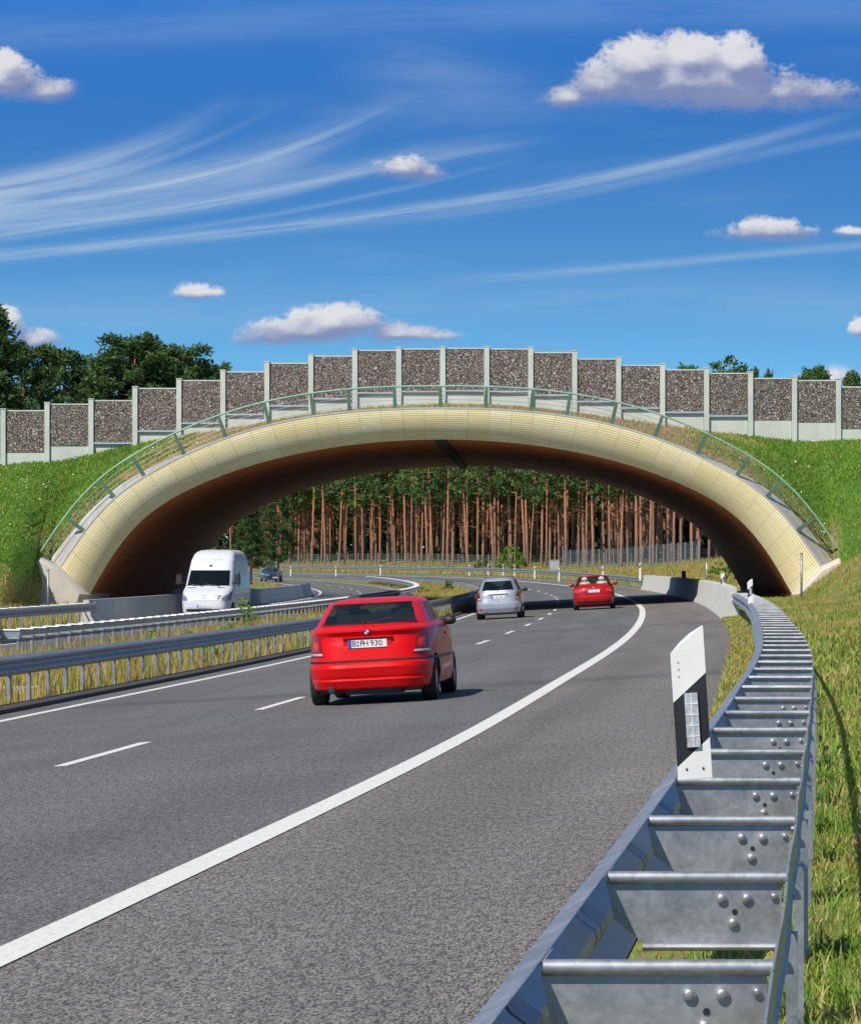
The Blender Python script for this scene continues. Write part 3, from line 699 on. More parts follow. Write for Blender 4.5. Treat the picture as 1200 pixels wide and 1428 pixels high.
# ------------------------------------------------------------------ steel guardrails
WP = [(-0.005, 0.00), (0.0, 0.0), (0.012, 0.012), (0.062, 0.035), (0.078, 0.055), (0.078, 0.085), (0.062, 0.105), (0.022, 0.135), (0.016, 0.155), (0.022, 0.175), (0.062, 0.205), (0.078, 0.225), (0.078, 0.255), (0.062, 0.275), (0.012, 0.298), (0.0, 0.31)]
def guardrail(name, label, u, sgn, Y0, Y1, sp, h, near=0, mat='galvanised', drop=None, wid=0.45, rungs=True, maxp=98):
    """u = road face of the beam; the road is on the -sgn side of the beam"""
    base = Vector(P(Y0, u)); o = empty(name, tuple(base), 0, label, 'guardrail')
    def L(Y, du, z):
        q = P(Y, u, z)
        if near: q = (q[0] - float(np.interp(Y, [7, 24, 45, 104], [-0.01, .075, .11, .25])), q[1], q[2])
        return (q[0] + sgn * du - base.x, q[1] - base.y, q[2] - base.z)
    # beam in 4 m lengths that lap each other
    Y = Y0; nb = 0; stuff = MB(); maxb = 60
    st = sp * 2 if (Y1 - Y0) / (sp * 2) < 95 else 6.0
    while Y < Y1 - 0.1:
        Ye = min(Y + st, Y1); rr = []
        prof = [(0.085 - a, z) for a, z in WP]; prof = prof + [(a + 0.005, z) for a, z in reversed(prof)]
        lap = 0.004 * (nb % 2)
        for yy in np.linspace(Y - 0.12, Ye + 0.12, 5): rr.append([L(float(yy), a + lap, h - 0.31 + z) for a, z in prof])
        b_ = MB(); b_.sweep(rr); b_.build('beam', mat, o, angle=30); Y = Ye; nb += 1
    # rear strap
    if rungs:
        b_ = MB(); rr = []
        for yy in np.arange(Y0, Y1 + 0.01, sp / 4 if near else sp):
            wob = 0.003 * math.sin(yy * 2.4) if near else 0
            rr.append([L(float(yy), wid + a + wob, h - 0.02 - z) for a, z in ((0, 0), (0.006, 0), (0.006, 0.09), (0.016, 0.10), (0.014, 0.106), (0, 0.096))])
        b_.sweep(rr); b_.build('rear_strap', 'galvanised_dull' if near else mat, o, angle=30)
    ns = int((Y1 - Y0) / sp) + 1; rest_r = MB(); rest_p = MB()
    for k in range(ns):
        Y = Y0 + sp * k; part = k < maxp
        b_ = MB() if part else rest_r
        if rungs:
            b_.tube([L(Y, 0.095, h - 0.012), L(Y, wid, h - 0.012)], 0.017 if near else 0.024, 10 if k < near else 6)
            zt, zb = h - 0.022, h - 0.19
            b_.sweep([[L(Y + dy_, 0.09, zt), L(Y + dy_, wid - 0.01, zt), L(Y + dy_, wid - 0.01, zb), L(Y + dy_, 0.20, zb), L(Y + dy_, 0.11, zb + 0.07)] for dy_ in (0.004, 0.010)])
            b_.sweep([[L(Y - 0.035, 0.19, zb), L(Y - 0.035, wid - 0.01, zb), L(Y - 0.035, wid - 0.01, zb - 0.006), L(Y - 0.035, 0.19, zb - 0.006)],
                      [L(Y + 0.010, 0.19, zb), L(Y + 0.010, wid - 0.01, zb), L(Y + 0.010, wid - 0.01, zb - 0.006), L(Y + 0.010, 0.19, zb - 0.006)]])
            if near and part: b_.tube([L(Y - 0.035, 0.185, zb + 0.004), L(Y - 0.035, wid - 0.012, zb + 0.004)], 0.010, 8)
            if part:
                so = b_.build('spacer', 'galvanised', o, angle=40)
                if k < near:
                    for du, dz_, r_ in ((0.10, 0.055, 0.0135), (0.165, 0.055, 0.0135), (0.135, 0.118, 0.0135), (0.03, 0.05, 0.009)):
                        bb = MB(); c_ = Vector(L(Y, wid - du, h - dz_ - 0.01)); bb.tube([c_ + Vector((0, 0.004, 0)), c_ + Vector((0, -0.006, 0))], r_, 12)
                        bb.ball(c_ + Vector((0, -0.006, 0)), (r_ * 0.9, r_ * 0.35, r_ * 0.9), 10); bb.build('bolt', 'galvanised', so, angle=50)
                    hb = MB(); c_ = Vector(L(Y, wid - 0.13, h - 0.10)); hb.tube([c_ + Vector((0, 0.006, 0)), c_ + Vector((0, 0.0015, 0))], 0.0075, 8); hb.build('bolt_hole', 'black_plastic', so)
                    sl = MB(); rr = []
                    prof = [(0.0925 - a, z) for a, z in WP[2:]]; prof = prof + [(a + 0.004, z) for a, z in reversed(prof)]
                    for yy in (Y + 0.02, Y + 0.24): rr.append([L(yy, a, h - 0.31 + z) for a, z in prof])
                    sl.sweep(rr); sl.build('sleeve', 'galvanised_dull', so, angle=30)
        # sigma post
        pb = MB() if part else rest_p
        pu = wid + (0.03 if near else -0.02) if rungs else 0.12
        g0 = -0.15
        prof = [(0, -0.05), (0.055, -0.05), (0.055, -0.035), (0.02, -0.02), (0.02, 0.02), (0.055, 0.035), (0.055, 0.05), (0, 0.05)]
        ztop = h - (0.16 if rungs else 0.05)
        a_s = 0.55 if near else 1.0
        pb.sweep([[L(Y + 0.06 + b2, pu - a * a_s, zz) for a, b2 in prof] for zz in (g0, ztop)])
        if part: pb.build('post', mat if not near else 'galvanised', o)
    if ns > maxp:
        if rungs: tag(rest_r.build('spacer', 'galvanised', o), kind='stuff')
        tag(rest_p.build('post', mat, o), kind='stuff')
    return o
HN = 0.83
NR = guardrail('guardrail', 'bright galvanised guardrail with cross rungs running from the bottom right corner', 3.00, 1, 5.06, 107, 2.06, 0.744, near=9, wid=0.55)
guardrail('guardrail', 'grey guardrail beside the left lane with yellow grass behind its posts', -8.35, -1, 30.5, 330, 1.5, 0.76, mat='galvanised_dull', rungs=False)
guardrail('guardrail', 'guardrail with pale cross rungs along the far side of the grassy median', -13.05, 1, 76.0, 330, 1.5, 0.74, mat='galvanised_dull')
guardrail('guardrail', 'dark guardrail at the left edge in front of the left concrete barrier', -20.35, -1, 78, 134, 2.0, 0.78, mat='galvanised_dull')
guardrail('guardrail', 'distant guardrail along the outer bend beyond the arch', 2.7, 1, 243, 470, 2.5, 0.80, mat='galvanised_dull', rungs=False)
# ------------------------------------------------------------------ vehicles
NU, NS_ = 20, 44       # perimeter divisions: rear/front, sides
def sq(q):
    q = q % 8
    if q < 2: return (q - 1, -1)
    if q < 4: return (1, q - 3)
    if q < 6: return (5 - q, 1)
    return (-1, 7 - q)
def lay(keys, z):
    zs = [k[0] for k in keys]; z = min(max(z, zs[0]), zs[-1])
    return [float(np.interp(z, zs, [k[i] for k in keys])) for i in range(1, 5)]
def spt(keys, q, z, off=0.0):
    w, yr, yf, n = lay(keys, z); u, v = sq(q); r = (abs(u) ** n + abs(v) ** n) ** (1 / n); u /= r; v /= r
    x = u * (w + off); y = v * (yf + off) if v > 0 else -v * (yr - off)
    return (x, y, z)
def perim():
    q = list(np.linspace(0, 2, NU, endpoint=False)) + list(np.linspace(2, 4, NS_, endpoint=False)) + list(np.linspace(4, 6, NU, endpoint=False)) + list(np.linspace(6, 8, NS_, endpoint=False))
    return q
QS = perim(); NQ = len(QS)
def shell(keys, zs, rows=None, holes=None, bottom=True, top=True):
    """returns body MB and dict of window MBs; holes: list of (name, qa, qb, za, zb)"""
    body = MB(); wins = {}
    V = [spt(keys, q, z) for z in zs for q in QS]
    bf = []; wf = {}
    for i in range(len(zs) - 1):
        for k in range(NQ):
            f = (i * NQ + k, i * NQ + (k + 1) % NQ, (i + 1) * NQ + (k + 1) % NQ, (i + 1) * NQ + k)
            qm = (QS[k] + (QS[(k + 1) % NQ] if k < NQ - 1 else 8)) / 2; zm = (zs[i] + zs[i + 1]) / 2; hit = None
            for nm, qa, qb, za, zb in (holes or []):
                if qa < qm < qb and za < zm < zb: hit = (nm, qa)
            if hit: wf.setdefault(hit, []).append(f)
            else: bf.append(f)
    if bottom: bf.append(tuple(range(NQ - 1, -1, -1)))
    if top: bf.append(tuple((len(zs) - 1) * NQ + k for k in range(NQ)))
    body.add(V, bf)
    for key, fl in wf.items():
        used = sorted({i for f in fl for i in f}); mp = {a: b for b, a in enumerate(used)}
        w = MB(); w.add([V[i] for i in used], [tuple(mp[i] for i in f) for f in fl]); wins[key] = w
    return body, wins
def patch(keys, corners, off=0.008, th=0.03, nu=8, nv=4, mb=None, mi=0):
    """corners: 4 x (q, z) in order; a raised shell lying on the car's surface"""
    b_ = mb or MB(); g_ = []
    for j in range(nv + 1):
        for i in range(nu + 1):
            s, t = i / nu, j / nv
            q = (1 - t) * ((1 - s) * corners[0][0] + s * corners[1][0]) + t * ((1 - s) * corners[3][0] + s * corners[2][0])
            z = (1 - t) * ((1 - s) * corners[0][1] + s * corners[1][1]) + t * ((1 - s) * corners[3][1] + s * corners[2][1])
            g_.append((q, z))
    e = lambda i, j: 0.0 if 0 < i < nu and 0 < j < nv else 0.004
    n = nu + 1; out = [spt(keys, q, z, off - e(k % n, k // n)) for k, (q, z) in enumerate(g_)]; inn = [spt(keys, q, z, off - th) for q, z in g_]
    m_ = len(out); fs = []
    for j in range(nv):
        for i in range(nu):
            a = j * n + i; fs.append((a, a + 1, a + n + 1, a + n)); fs.append((m_ + a, m_ + a + n, m_ + a + n + 1, m_ + a + 1))
    for i in range(nu):
        fs.append((i + 1, i, m_ + i, m_ + i + 1)); a = nv * n + i; fs.append((a, a + 1, m_ + a + 1, m_ + a))
    for j in range(nv):
        a = j * n; fs.append((a, a + n, m_ + a + n, m_ + a)); a = j * n + nu; fs.append((a + n, a, m_ + a, m_ + a + n))
    b_.add(out + inn, fs, mi); return b_
def text_mesh(name, s, size, mat, parent, loc, rot, ext=0.002):
    cu = bpy.data.curves.new(name, 'FONT'); cu.body = s; cu.size = size; cu.align_x = 'CENTER'; cu.align_y = 'CENTER'; cu.extrude = ext
    to = bpy.data.objects.new(name, cu); COL.objects.link(to); dg = bpy.context.evaluated_depsgraph_get(); dg.update()
    me = bpy.data.meshes.new_from_object(to.evaluated_get(dg)); bpy.data.objects.remove(to)
    me.materials.clear(); me.materials.append(MATS[mat]); me.name = name
    o = link(name, me, parent); o.location = loc; o.rotation_euler = rot; return o
def wheel(car, x, y, r, w, sgn):
    wo = bpy.data.objects.new('wheel', None); COL.objects.link(wo); wo.parent = car; wo.location = (x, y, r); wo.empty_display_size = 0.1
    n = 28; prof = [(-w / 2, r * 0.66), (-w / 2, r * 0.90), (-w / 2 + 0.025, r * 0.985), (-w / 2 + 0.05, r), (w / 2 - 0.05, r), (w / 2 - 0.025, r * 0.985), (w / 2, r * 0.90), (w / 2, r * 0.66)]
    t = MB(); rings = [[(a, b * math.cos(2 * math.pi * k / n), b * math.sin(2 * math.pi * k / n)) for a, b in prof] for k in range(n)] ; rings.append(rings[0])
    t.sweep(rings, caps=False); t.build('tyre', 'rubber', wo, angle=40)
    rm = MB(); f = w / 2 - 0.02
    for s in (sgn,):
        rings = [[(s * a, b * math.cos(2 * math.pi * k / n), b * math.sin(2 * math.pi * k / n)) for a, b in ((f, r * 0.67), (f + 0.01, r * 0.62), (f - 0.05, r * 0.58), (f - 0.06, 0.02))] for k in range(n)]; rings.append(rings[0])
        rm.sweep(rings, closed=False)
        for k in range(5):
            a = 2 * math.pi * k / 5; c, d = math.cos(a), math.sin(a)
            rm.sweep([[(s * (f - 0.055), -d * ww + c * rr, c * ww + d * rr) for rr, ww in ((0.03, -0.03), (r * 0.63, -0.022), (r * 0.63, 0.022), (0.03, 0.03))],
                      [(s * (f + 0.004), -d * ww + c * rr, c * ww + d * rr) for rr, ww in ((0.03, -0.024), (r * 0.63, -0.016), (r * 0.63, 0.016), (0.03, 0.024))]])
    rm.build('rim', 'rim_metal', wo, angle=40)
def mirror(car, x, y, z, sgn, paint, sz=1.0):
    b_ = MB(); b_.ball((sgn * (x + 0.13 * sz), y, z), (0.11 * sz, 0.055, 0.075 * sz), 14)
    m_ = b_.build('side_mirror', paint, car, smooth=True)
    a = MB(); a.tube([(sgn * (x - 0.04), y + 0.02, z - 0.05 * sz), (sgn * (x + 0.08 * sz), y + 0.01, z - 0.03 * sz)], [0.03, 0.02], 8); a.build('arm', 'black_plastic', m_, smooth=True)
def seat(car, x, y, z, mat, w=0.5):
    b_ = MB()
    rr = []
    for t, ww, th in ((0, .9, .12), (.1, 1, .14), (.45, 1, .13), (.6, .86, .10), (.64, .7, .06)):
        c = (y - t * 0.22, z + t); W_ = w * ww / 2
        rr.append([(x - W_, c[0] - th / 2, c[1]), (x - W_ * .8, c[0] + th / 2, c[1]), (x + W_ * .8, c[0] + th / 2, c[1]), (x + W_, c[0] - th / 2, c[1])])
    b_.sweep(rr); b_.ball((x, y - 0.16, z + 0.74), (0.13, 0.05, 0.10), 12); b_.tube([(x, y - 0.14, z + 0.6), (x, y - 0.15, z + 0.7)], 0.02, 6)
    b_.box((x, y + 0.24, z + 0.02), (w, 0.5, 0.14)); b_.build('seat', mat, car, angle=45)
def cut_wells(body, wells, r, halfw):
    cb = MB()
    for y, zc in wells:
        for s in (-1, 1):
            n = 32; cb.sweep([[(x, y + r * math.cos(2 * math.pi * k / n), zc + r * math.sin(2 * math.pi * k / n)) for k in range(n)] for x in (s * (halfw - 0.26), s * (halfw + 0.4))])
    co = cb.build('cutter', 'black_plastic')
    md = body.modifiers.new('b', 'BOOLEAN'); md.operation = 'DIFFERENCE'; md.object = co; md.solver = 'EXACT'; md.material_mode = 'TRANSFER'
    dg = bpy.context.evaluated_depsgraph_get(); dg.update()
    me = bpy.data.meshes.new_from_object(body.evaluated_get(dg)); me.name = body.name
    body.modifiers.clear(); body.data = me; bpy.data.objects.remove(co)
    me.polygons.foreach_set('use_smooth', [True] * len(me.polygons)); me.set_sharp_from_angle(angle=R(28))
def zrange(keys, extra=(), step=0.035):
    zs = set(round(k[0], 4) for k in keys) | set(extra); a = sorted(zs); out = []
    for p, q in zip(a, a[1:]):
        m_ = max(1, int(round((q - p) / step)))
        out += [p + (q - p) * i / m_ for i in range(m_)]
    return out + [a[-1]]
def place(car, Y, u, rz=0.0):
    z = surf(u, Y); car.location = (float(Xe(Y)) + u, Y, z)
    car.rotation_euler = (0, math.atan(-0.055) if u > -9 else 0, -math.atan(heading(Y)) + rz)

def roof_cap(keys_c, paint, car, name='roof'):
    pass

# ---- red three-door hatchback seen from behind
def red_hatch():
    car = empty('hatchback', (0, 0, 0), 0, 'bright red hatchback driving away in the right lane, nearest car of all', 'car')
    KL = [(0.19, .78, -1.96, 2.00, 5), (0.23, .84, -2.09, 2.08, 5), (0.33, .866, -2.135, 2.13, 5), (0.355, .866, -2.115, 2.13, 5), (0.375, .873, -2.13, 2.13, 5), (0.50, .876, -2.16, 2.13, 5), (0.545, .873, -2.145, 2.12, 5),
          (0.605, .868, -2.05, 2.08, 4.8), (0.78, .872, -2.015, 2.05, 4.6), (0.88, .866, -1.985, 1.96, 4.6), (0.915, .86, -1.98, 1.90, 4.6), (0.975, .848, -2.03, 1.60, 4.5), (1.0, .838, -2.03, 1.25, 4.4), (1.02, .825, -1.96, 1.08, 4.4), (1.045, .80, -1.84, 0.95, 5)]
    KC = [(1.035, .79, -1.82, 1.00, 5), (1.07, .775, -1.78, .93, 5), (1.33, .655, -1.22, .28, 5), (1.375, .61, -1.06, .10, 4.5), (1.40, .53, -.90, -.05, 4), (1.413, .35, -.65, -.2, 3.5), (1.416, .1, -.45, -.3, 3)]
    body, _ = shell(KL, zrange(KL)); bo = body.build('body', 'red_paint', car); cut_wells(bo, ((-1.34, .30), (1.385, .30)), .335, .87)
    cab, wins = shell(KC, zrange(KC, (1.07, 1.08, 1.345)), holes=[('rear_window', .09, 1.91, 1.08, 1.345), ('side_window', 2.42, 3.02, 1.08, 1.335), ('side_window', 3.06, 3.74, 1.08, 1.335), ('windshield', 4.15, 5.85, 1.08, 1.345), ('side_window', 6.26, 6.94, 1.08, 1.335), ('side_window', 6.98, 7.58, 1.08, 1.335)], bottom=False)
    cab.build('cabin', 'red_paint', car, angle=30)
    for (nm, qa), w in wins.items(): w.build(nm, 'car_glass', car, smooth=True)
    # black frame of the rear window and side windows is in a thin seal
    for c in ([(.08, 1.070), (1.92, 1.070), (1.92, 1.086), (.08, 1.086)],): patch(KC, c, 0.014, 0.03, 30, 1).build('window_seal', 'black_plastic', car)
    seats = [(-.36, .05), (.36, .05)]
    for x, y in seats: seat(car, x, y, .62, 'seat_cloth')
    b_ = MB(); b_.box((0, -1.0, 0.98), (1.3, .16, .42)); b_.ball((-.4, -1.03, 1.22), (.13, .05, .07), 10); b_.ball((.4, -1.03, 1.22), (.13, .05, .07), 10); b_.build('rear_seat', 'seat_cloth', car, angle=40)
    b_ = MB(); b_.ball((-.36, -.02, 1.20), (.085, .10, .12), 12); b_.ball((-.36, .0, .98), (.22, .13, .18), 12); b_.build('driver', 'interior', car, smooth=True)
    # black rubbing strip round the bumper
    st = patch(KL, [(-.9, .572), (2.9, .572), (2.9, .602), (-.9, .602)], .010, .03, 60, 1); st.build('bumper_strip', 'black_plastic', car, angle=40)
    for s in (0, 1):
        # lamp: dark red body, bright middle, clear lower band
        def q(v): return v if s == 0 else 2 - v
        def cc(a, za, b2, zb, c_, zc, d, zd): 
            r_ = [(q(a), za), (q(b2), zb), (q(c_), zc), (q(d), zd)]; return r_ if s == 0 else [r_[1], r_[0], r_[3], r_[2]]
        tl = patch(KL, cc(-.17, .665, .29, .665, .20, .925, -.10, .955), .012, .05, 14, 8).build('tail_light', 'tail_red', car, angle=35)
        patch(KL, cc(.02, .745, .20, .745, .17, .86, .03, .86), .017, .03, 8, 4).build('lamp', 'tail_bright', tl, angle=35)
        patch(KL, cc(-.13, .675, .275, .675, .265, .705, -.12, .705), .017, .03, 10, 2).build('clear_strip', 'tail_clear', tl, angle=35)
    # boot lid seam, plate recess, handle
    for c in ([(.325, .62), (.343, .62), (.268, .98), (.25, .98)], [(1.657, .62), (1.675, .62), (1.75, .98), (1.732, .98)]): patch(KL, c, .002, .02, 1, 10).build('seam', 'interior', car)
    patch(KL, [(.33, .612), (1.67, .612), (1.67, .624), (.33, .624)], .002, .02, 16, 1).build('seam', 'interior', car)
    pz = .815; py = spt(KL, 1.0, pz)[1]
    rec = MB(); rec.sweep([[(-.32, py - .004, pz - .085), (.32, py - .004, pz - .085), (.32, py - .004, pz + .09), (-.32, py - .004, pz + .09)], [(-.33, py + .02, pz - .09), (.33, py + .02, pz - .09), (.33, py + .02, pz + .095), (-.33, py + .02, pz + .095)]]); rec.build('plate_recess', 'red_paint', car)
    hb = MB(); hb.box((0, py - .016, pz + .088), (.66, .05, .022)); hb.build('boot_handle', 'red_paint', car, angle=30)
    pl = MB(); pl.box((0, py - .014, pz), (.52, .012, .115)); plo = pl.build('number_plate', 'plate_white', car)
    e_ = MB(); e_.box((-.237, py - .022, pz), (.046, .006, .113)); e_.build('country_band', 'plate_blue', plo)
    fr_ = MB()
    for c, d in (((0, py - .021, pz + .056), (.52, .006, .005)), ((0, py - .021, pz - .056), (.52, .006, .005))): fr_.box(c, d)
    fr_.build('plate_rim', 'black_plastic', plo)
    for ch, x in (('B', -.178), ('P', -.075), ('H', -.022), ('9', .062), ('3', .118), ('0', .174)):
        text_mesh('character', ch, .108, 'black_plastic', plo, (x, py - .0215, pz), (R(90), 0, 0))
    for dz_ in (.02, -.022):
        dd = MB(); dd.tube([(-.128, py - .019, pz + dz_), (-.128, py - .023, pz + dz_)], .014, 12); dd.build('seal_dot', 'plate_blue', plo)
    # round emblem: black ring, blue and white quarters
    ez = .965; ey = spt(KL, 1.0, ez)[1] - .006
    em = MB(); em.tube([(0, ey + .01, ez), (0, ey - .008, ez)], .038, 24); emo = em.build('emblem', 'black_plastic', car, angle=40)
    for k in range(4):
        s_ = MB(); a0 = math.pi / 2 * k; vs_ = [(0, 0)] + [(.03 * math.cos(a0 + math.pi / 2 * j / 6), .03 * math.sin(a0 + math.pi / 2 * j / 6)) for j in range(7)]
        s_.sweep([[(a, ey - .007, ez + b2) for a, b2 in vs_], [(a, ey - .012, ez + b2) for a, b2 in vs_]]); s_.build('quarter', 'plate_blue' if k % 2 else 'white_paint', emo)
    ex = MB(); ex.tube([(-.50, -1.9, .235), (-.50, -2.13, .225)], .045, 14); ex.tube([(-.50, -2.134, .225), (-.50, -2.13, .225)], .032, 12); ex.build('exhaust', 'interior', car, angle=40)
    ub = MB(); ub.box((0, 0, .21), (1.35, 3.7, .10)); ub.box((.05, -1.78, .22), (.75, .45, .16)); ub.build('underbody', 'black_plastic', car)
    wp = MB(); a = spt(KC, .92, 1.085, .012); c = spt(KC, 1.42, 1.13, .014); wp.tube([a, c], .009, 6); wp.ball(a, .025, 8); wp.build('wiper', 'black_plastic', car)
    for s in (-1, 1):
        mirror(car, .78, .62, 1.04, s, 'black_plastic', .85)
        wheel(car, s * .742, -1.34, .305, .205, s); wheel(car, s * .755, 1.385, .305, .205, s)
        qa = 2 if s > 0 else 6
        def qq(v): return 3 + v if s > 0 else 7 - v
        patch(KL, sorted([(qq(-.14), .30), (qq(-.135), .30)], key=lambda t: t[0]) + sorted([(qq(-.135), 1.0), (qq(-.14), 1.0)], key=lambda t: -t[0]), .002, .02, 1, 14).build('seam', 'interior', car)
        hp = spt(KL, qq(.0), .88, .02); h_ = MB(); h_.box(hp, (.03, .17, .028)); h_.build('door_handle', 'red_paint', car)
        patch(KL, sorted([(qq(-.42), .555), (qq(.42), .555)], key=lambda t: t[0]) + sorted([(qq(-.42), .595), (qq(.42), .595)], key=lambda t: -t[0]), .010, .03, 20, 1).build('door_strip', 'black_plastic', car, angle=40)
    return car
c = red_hatch(); place(c, 49.6, -2.20)

def small_plate(car, y, z, front=False, blue=True):
    pl = MB(); pl.box((0, y, z), (.52, .014, .115)); po = pl.build('number_plate', 'plate_white', car)
    e_ = MB(); e_.box((-.237 * (-1 if front else 1), y + (.010 if front else -.010), z), (.046, .006, .113)); e_.build('country_band', 'plate_blue', po)
    # unreadable row of characters
    for k, x in enumerate((-.17, -.07, -.02, .07, .12, .17)):
        d = MB(); d.box((x, y + (.009 if front else -.009), z), (.03, .004, .07)); d.build('character', 'cabinet_grey', po)

# ---- silver family car
def silver():
    car = empty('family_car', (0, 0, 0), 0, 'silver compact people carrier in the left lane with red corner tail lights', 'car')
    KL = [(0.20, .80, -1.92, 2.0, 6), (0.25, .85, -2.06, 2.08, 6), (0.42, .872, -2.13, 2.13, 6), (0.58, .875, -2.13, 2.12, 6), (0.63, .87, -2.06, 2.08, 6), (0.80, .87, -2.02, 2.0, 5.5), (0.95, .86, -1.99, 1.7, 5.5), (1.02, .84, -1.96, 1.35, 5), (1.05, .82, -1.94, 1.2, 5)]
    KC = [(1.04, .82, -1.94, 1.2, 5), (1.08, .81, -1.92, 1.12, 5), (1.42, .68, -1.74, .42, 4.6), (1.50, .63, -1.66, .25, 4.2), (1.56, .56, -1.52, .05, 4), (1.59, .42, -1.25, -.1, 3.5), (1.60, .15, -.9, -.3, 3)]
    body, _ = shell(KL, zrange(KL)); bo = body.build('body', 'silver_paint', car); cut_wells(bo, ((-1.30, .31), (1.30, .31)), .345, .87)
    cab, wins = shell(KC, zrange(KC, (1.10, 1.45)), holes=[('rear_window', .20, 1.80, 1.10, 1.45), ('side_window', 2.20, 2.52, 1.10, 1.44), ('side_window', 2.56, 3.05, 1.10, 1.44), ('side_window', 3.10, 3.72, 1.10, 1.44), ('windshield', 4.15, 5.85, 1.10, 1.45), ('side_window', 6.28, 6.90, 1.10, 1.44), ('side_window', 6.95, 7.44, 1.10, 1.44), ('side_window', 7.48, 7.80, 1.10, 1.44)], bottom=False)
    cab.build('cabin', 'silver_paint', car, angle=30)
    for (nm, qa), w in wins.items(): w.build(nm, 'car_glass', car, smooth=True)
    for s in (0, 1):
        def q(v): return v if s == 0 else 2 - v
        def cc(*a):
            r_ = [(q(x), z) for x, z in a]; return r_ if s == 0 else [r_[1], r_[0], r_[3], r_[2]]
        tl = patch(KL, cc((-.30, .74), (.24, .74), (.10, 1.03), (-.22, 1.045)), .012, .05, 12, 8).build('tail_light', 'tail_red', car, angle=35)
        patch(KL, cc((-.02, .76), (.20, .76), (.18, .82), (-.02, .82)), .017, .03, 8, 3).build('lamp', 'tail_clear', tl, angle=35)
        patch(KL, cc((.10, .36), (.26, .36), (.26, .42), (.10, .42)), .010, .03, 4, 2).build('reflector', 'tail_bright', car)
    for c in ([(.30, .68), (.307, .68), (.22, 1.04), (.213, 1.04)], [(1.693, .68), (1.70, .68), (1.787, 1.04), (1.78, 1.04)]): patch(KL, c, .002, .02, 1, 8).build('seam', 'interior', car)
    patch(KL, [(.55, .93), (1.45, .93), (1.45, .965), (.55, .965)], .016, .03, 8, 1).build('boot_trim', 'chrome', car, angle=30)
    patch(KL, [(-.35, .22), (2.35, .22), (2.35, .285), (-.35, .285)], .006, .03, 40, 1).build('lower_skirt', 'black_plastic', car, angle=40)
    y = spt(KL, 1, .85)[1]; small_plate(car, y - .012, .85)
    em = MB(); em.tube([(0, spt(KL, 1, .72)[1], .72), (0, spt(KL, 1, .72)[1] - .012, .72)], .04, 16); em.build('emblem', 'chrome', car)
    for x in (-.38, .38): seat(car, x, .1, .72, 'seat_cloth')
    b_ = MB(); b_.box((0, -.95, 1.0), (1.3, .16, .5))
    for x in (-.42, .42): b_.ball((x, -.98, 1.30), (.13, .05, .08), 10)
    b_.build('rear_seat', 'seat_cloth', car, angle=40)
    ub = MB(); ub.box((0, 0, .22), (1.35, 3.7, .10)); ub.tube([(-.45, -1.8, .25), (-.45, -2.08, .24)], .035, 10); ub.build('underbody', 'black_plastic', car)
    wp = MB(); wp.tube([spt(KC, 1.0, 1.07, .012), spt(KC, 1.0, 1.16, .03), spt(KC, 1.4, 1.2, .014)], .012, 6); wp.build('wiper', 'black_plastic', car)
    for s in (-1, 1):
        mirror(car, .82, .85, 1.08, s, 'black_plastic', 1.0)
        wheel(car, s * .77, -1.30, .31, .20, s); wheel(car, s * .77, 1.30, .31, .20, s)
    return car
c = silver(); place(c, 138.5, -5.45, 0.0)

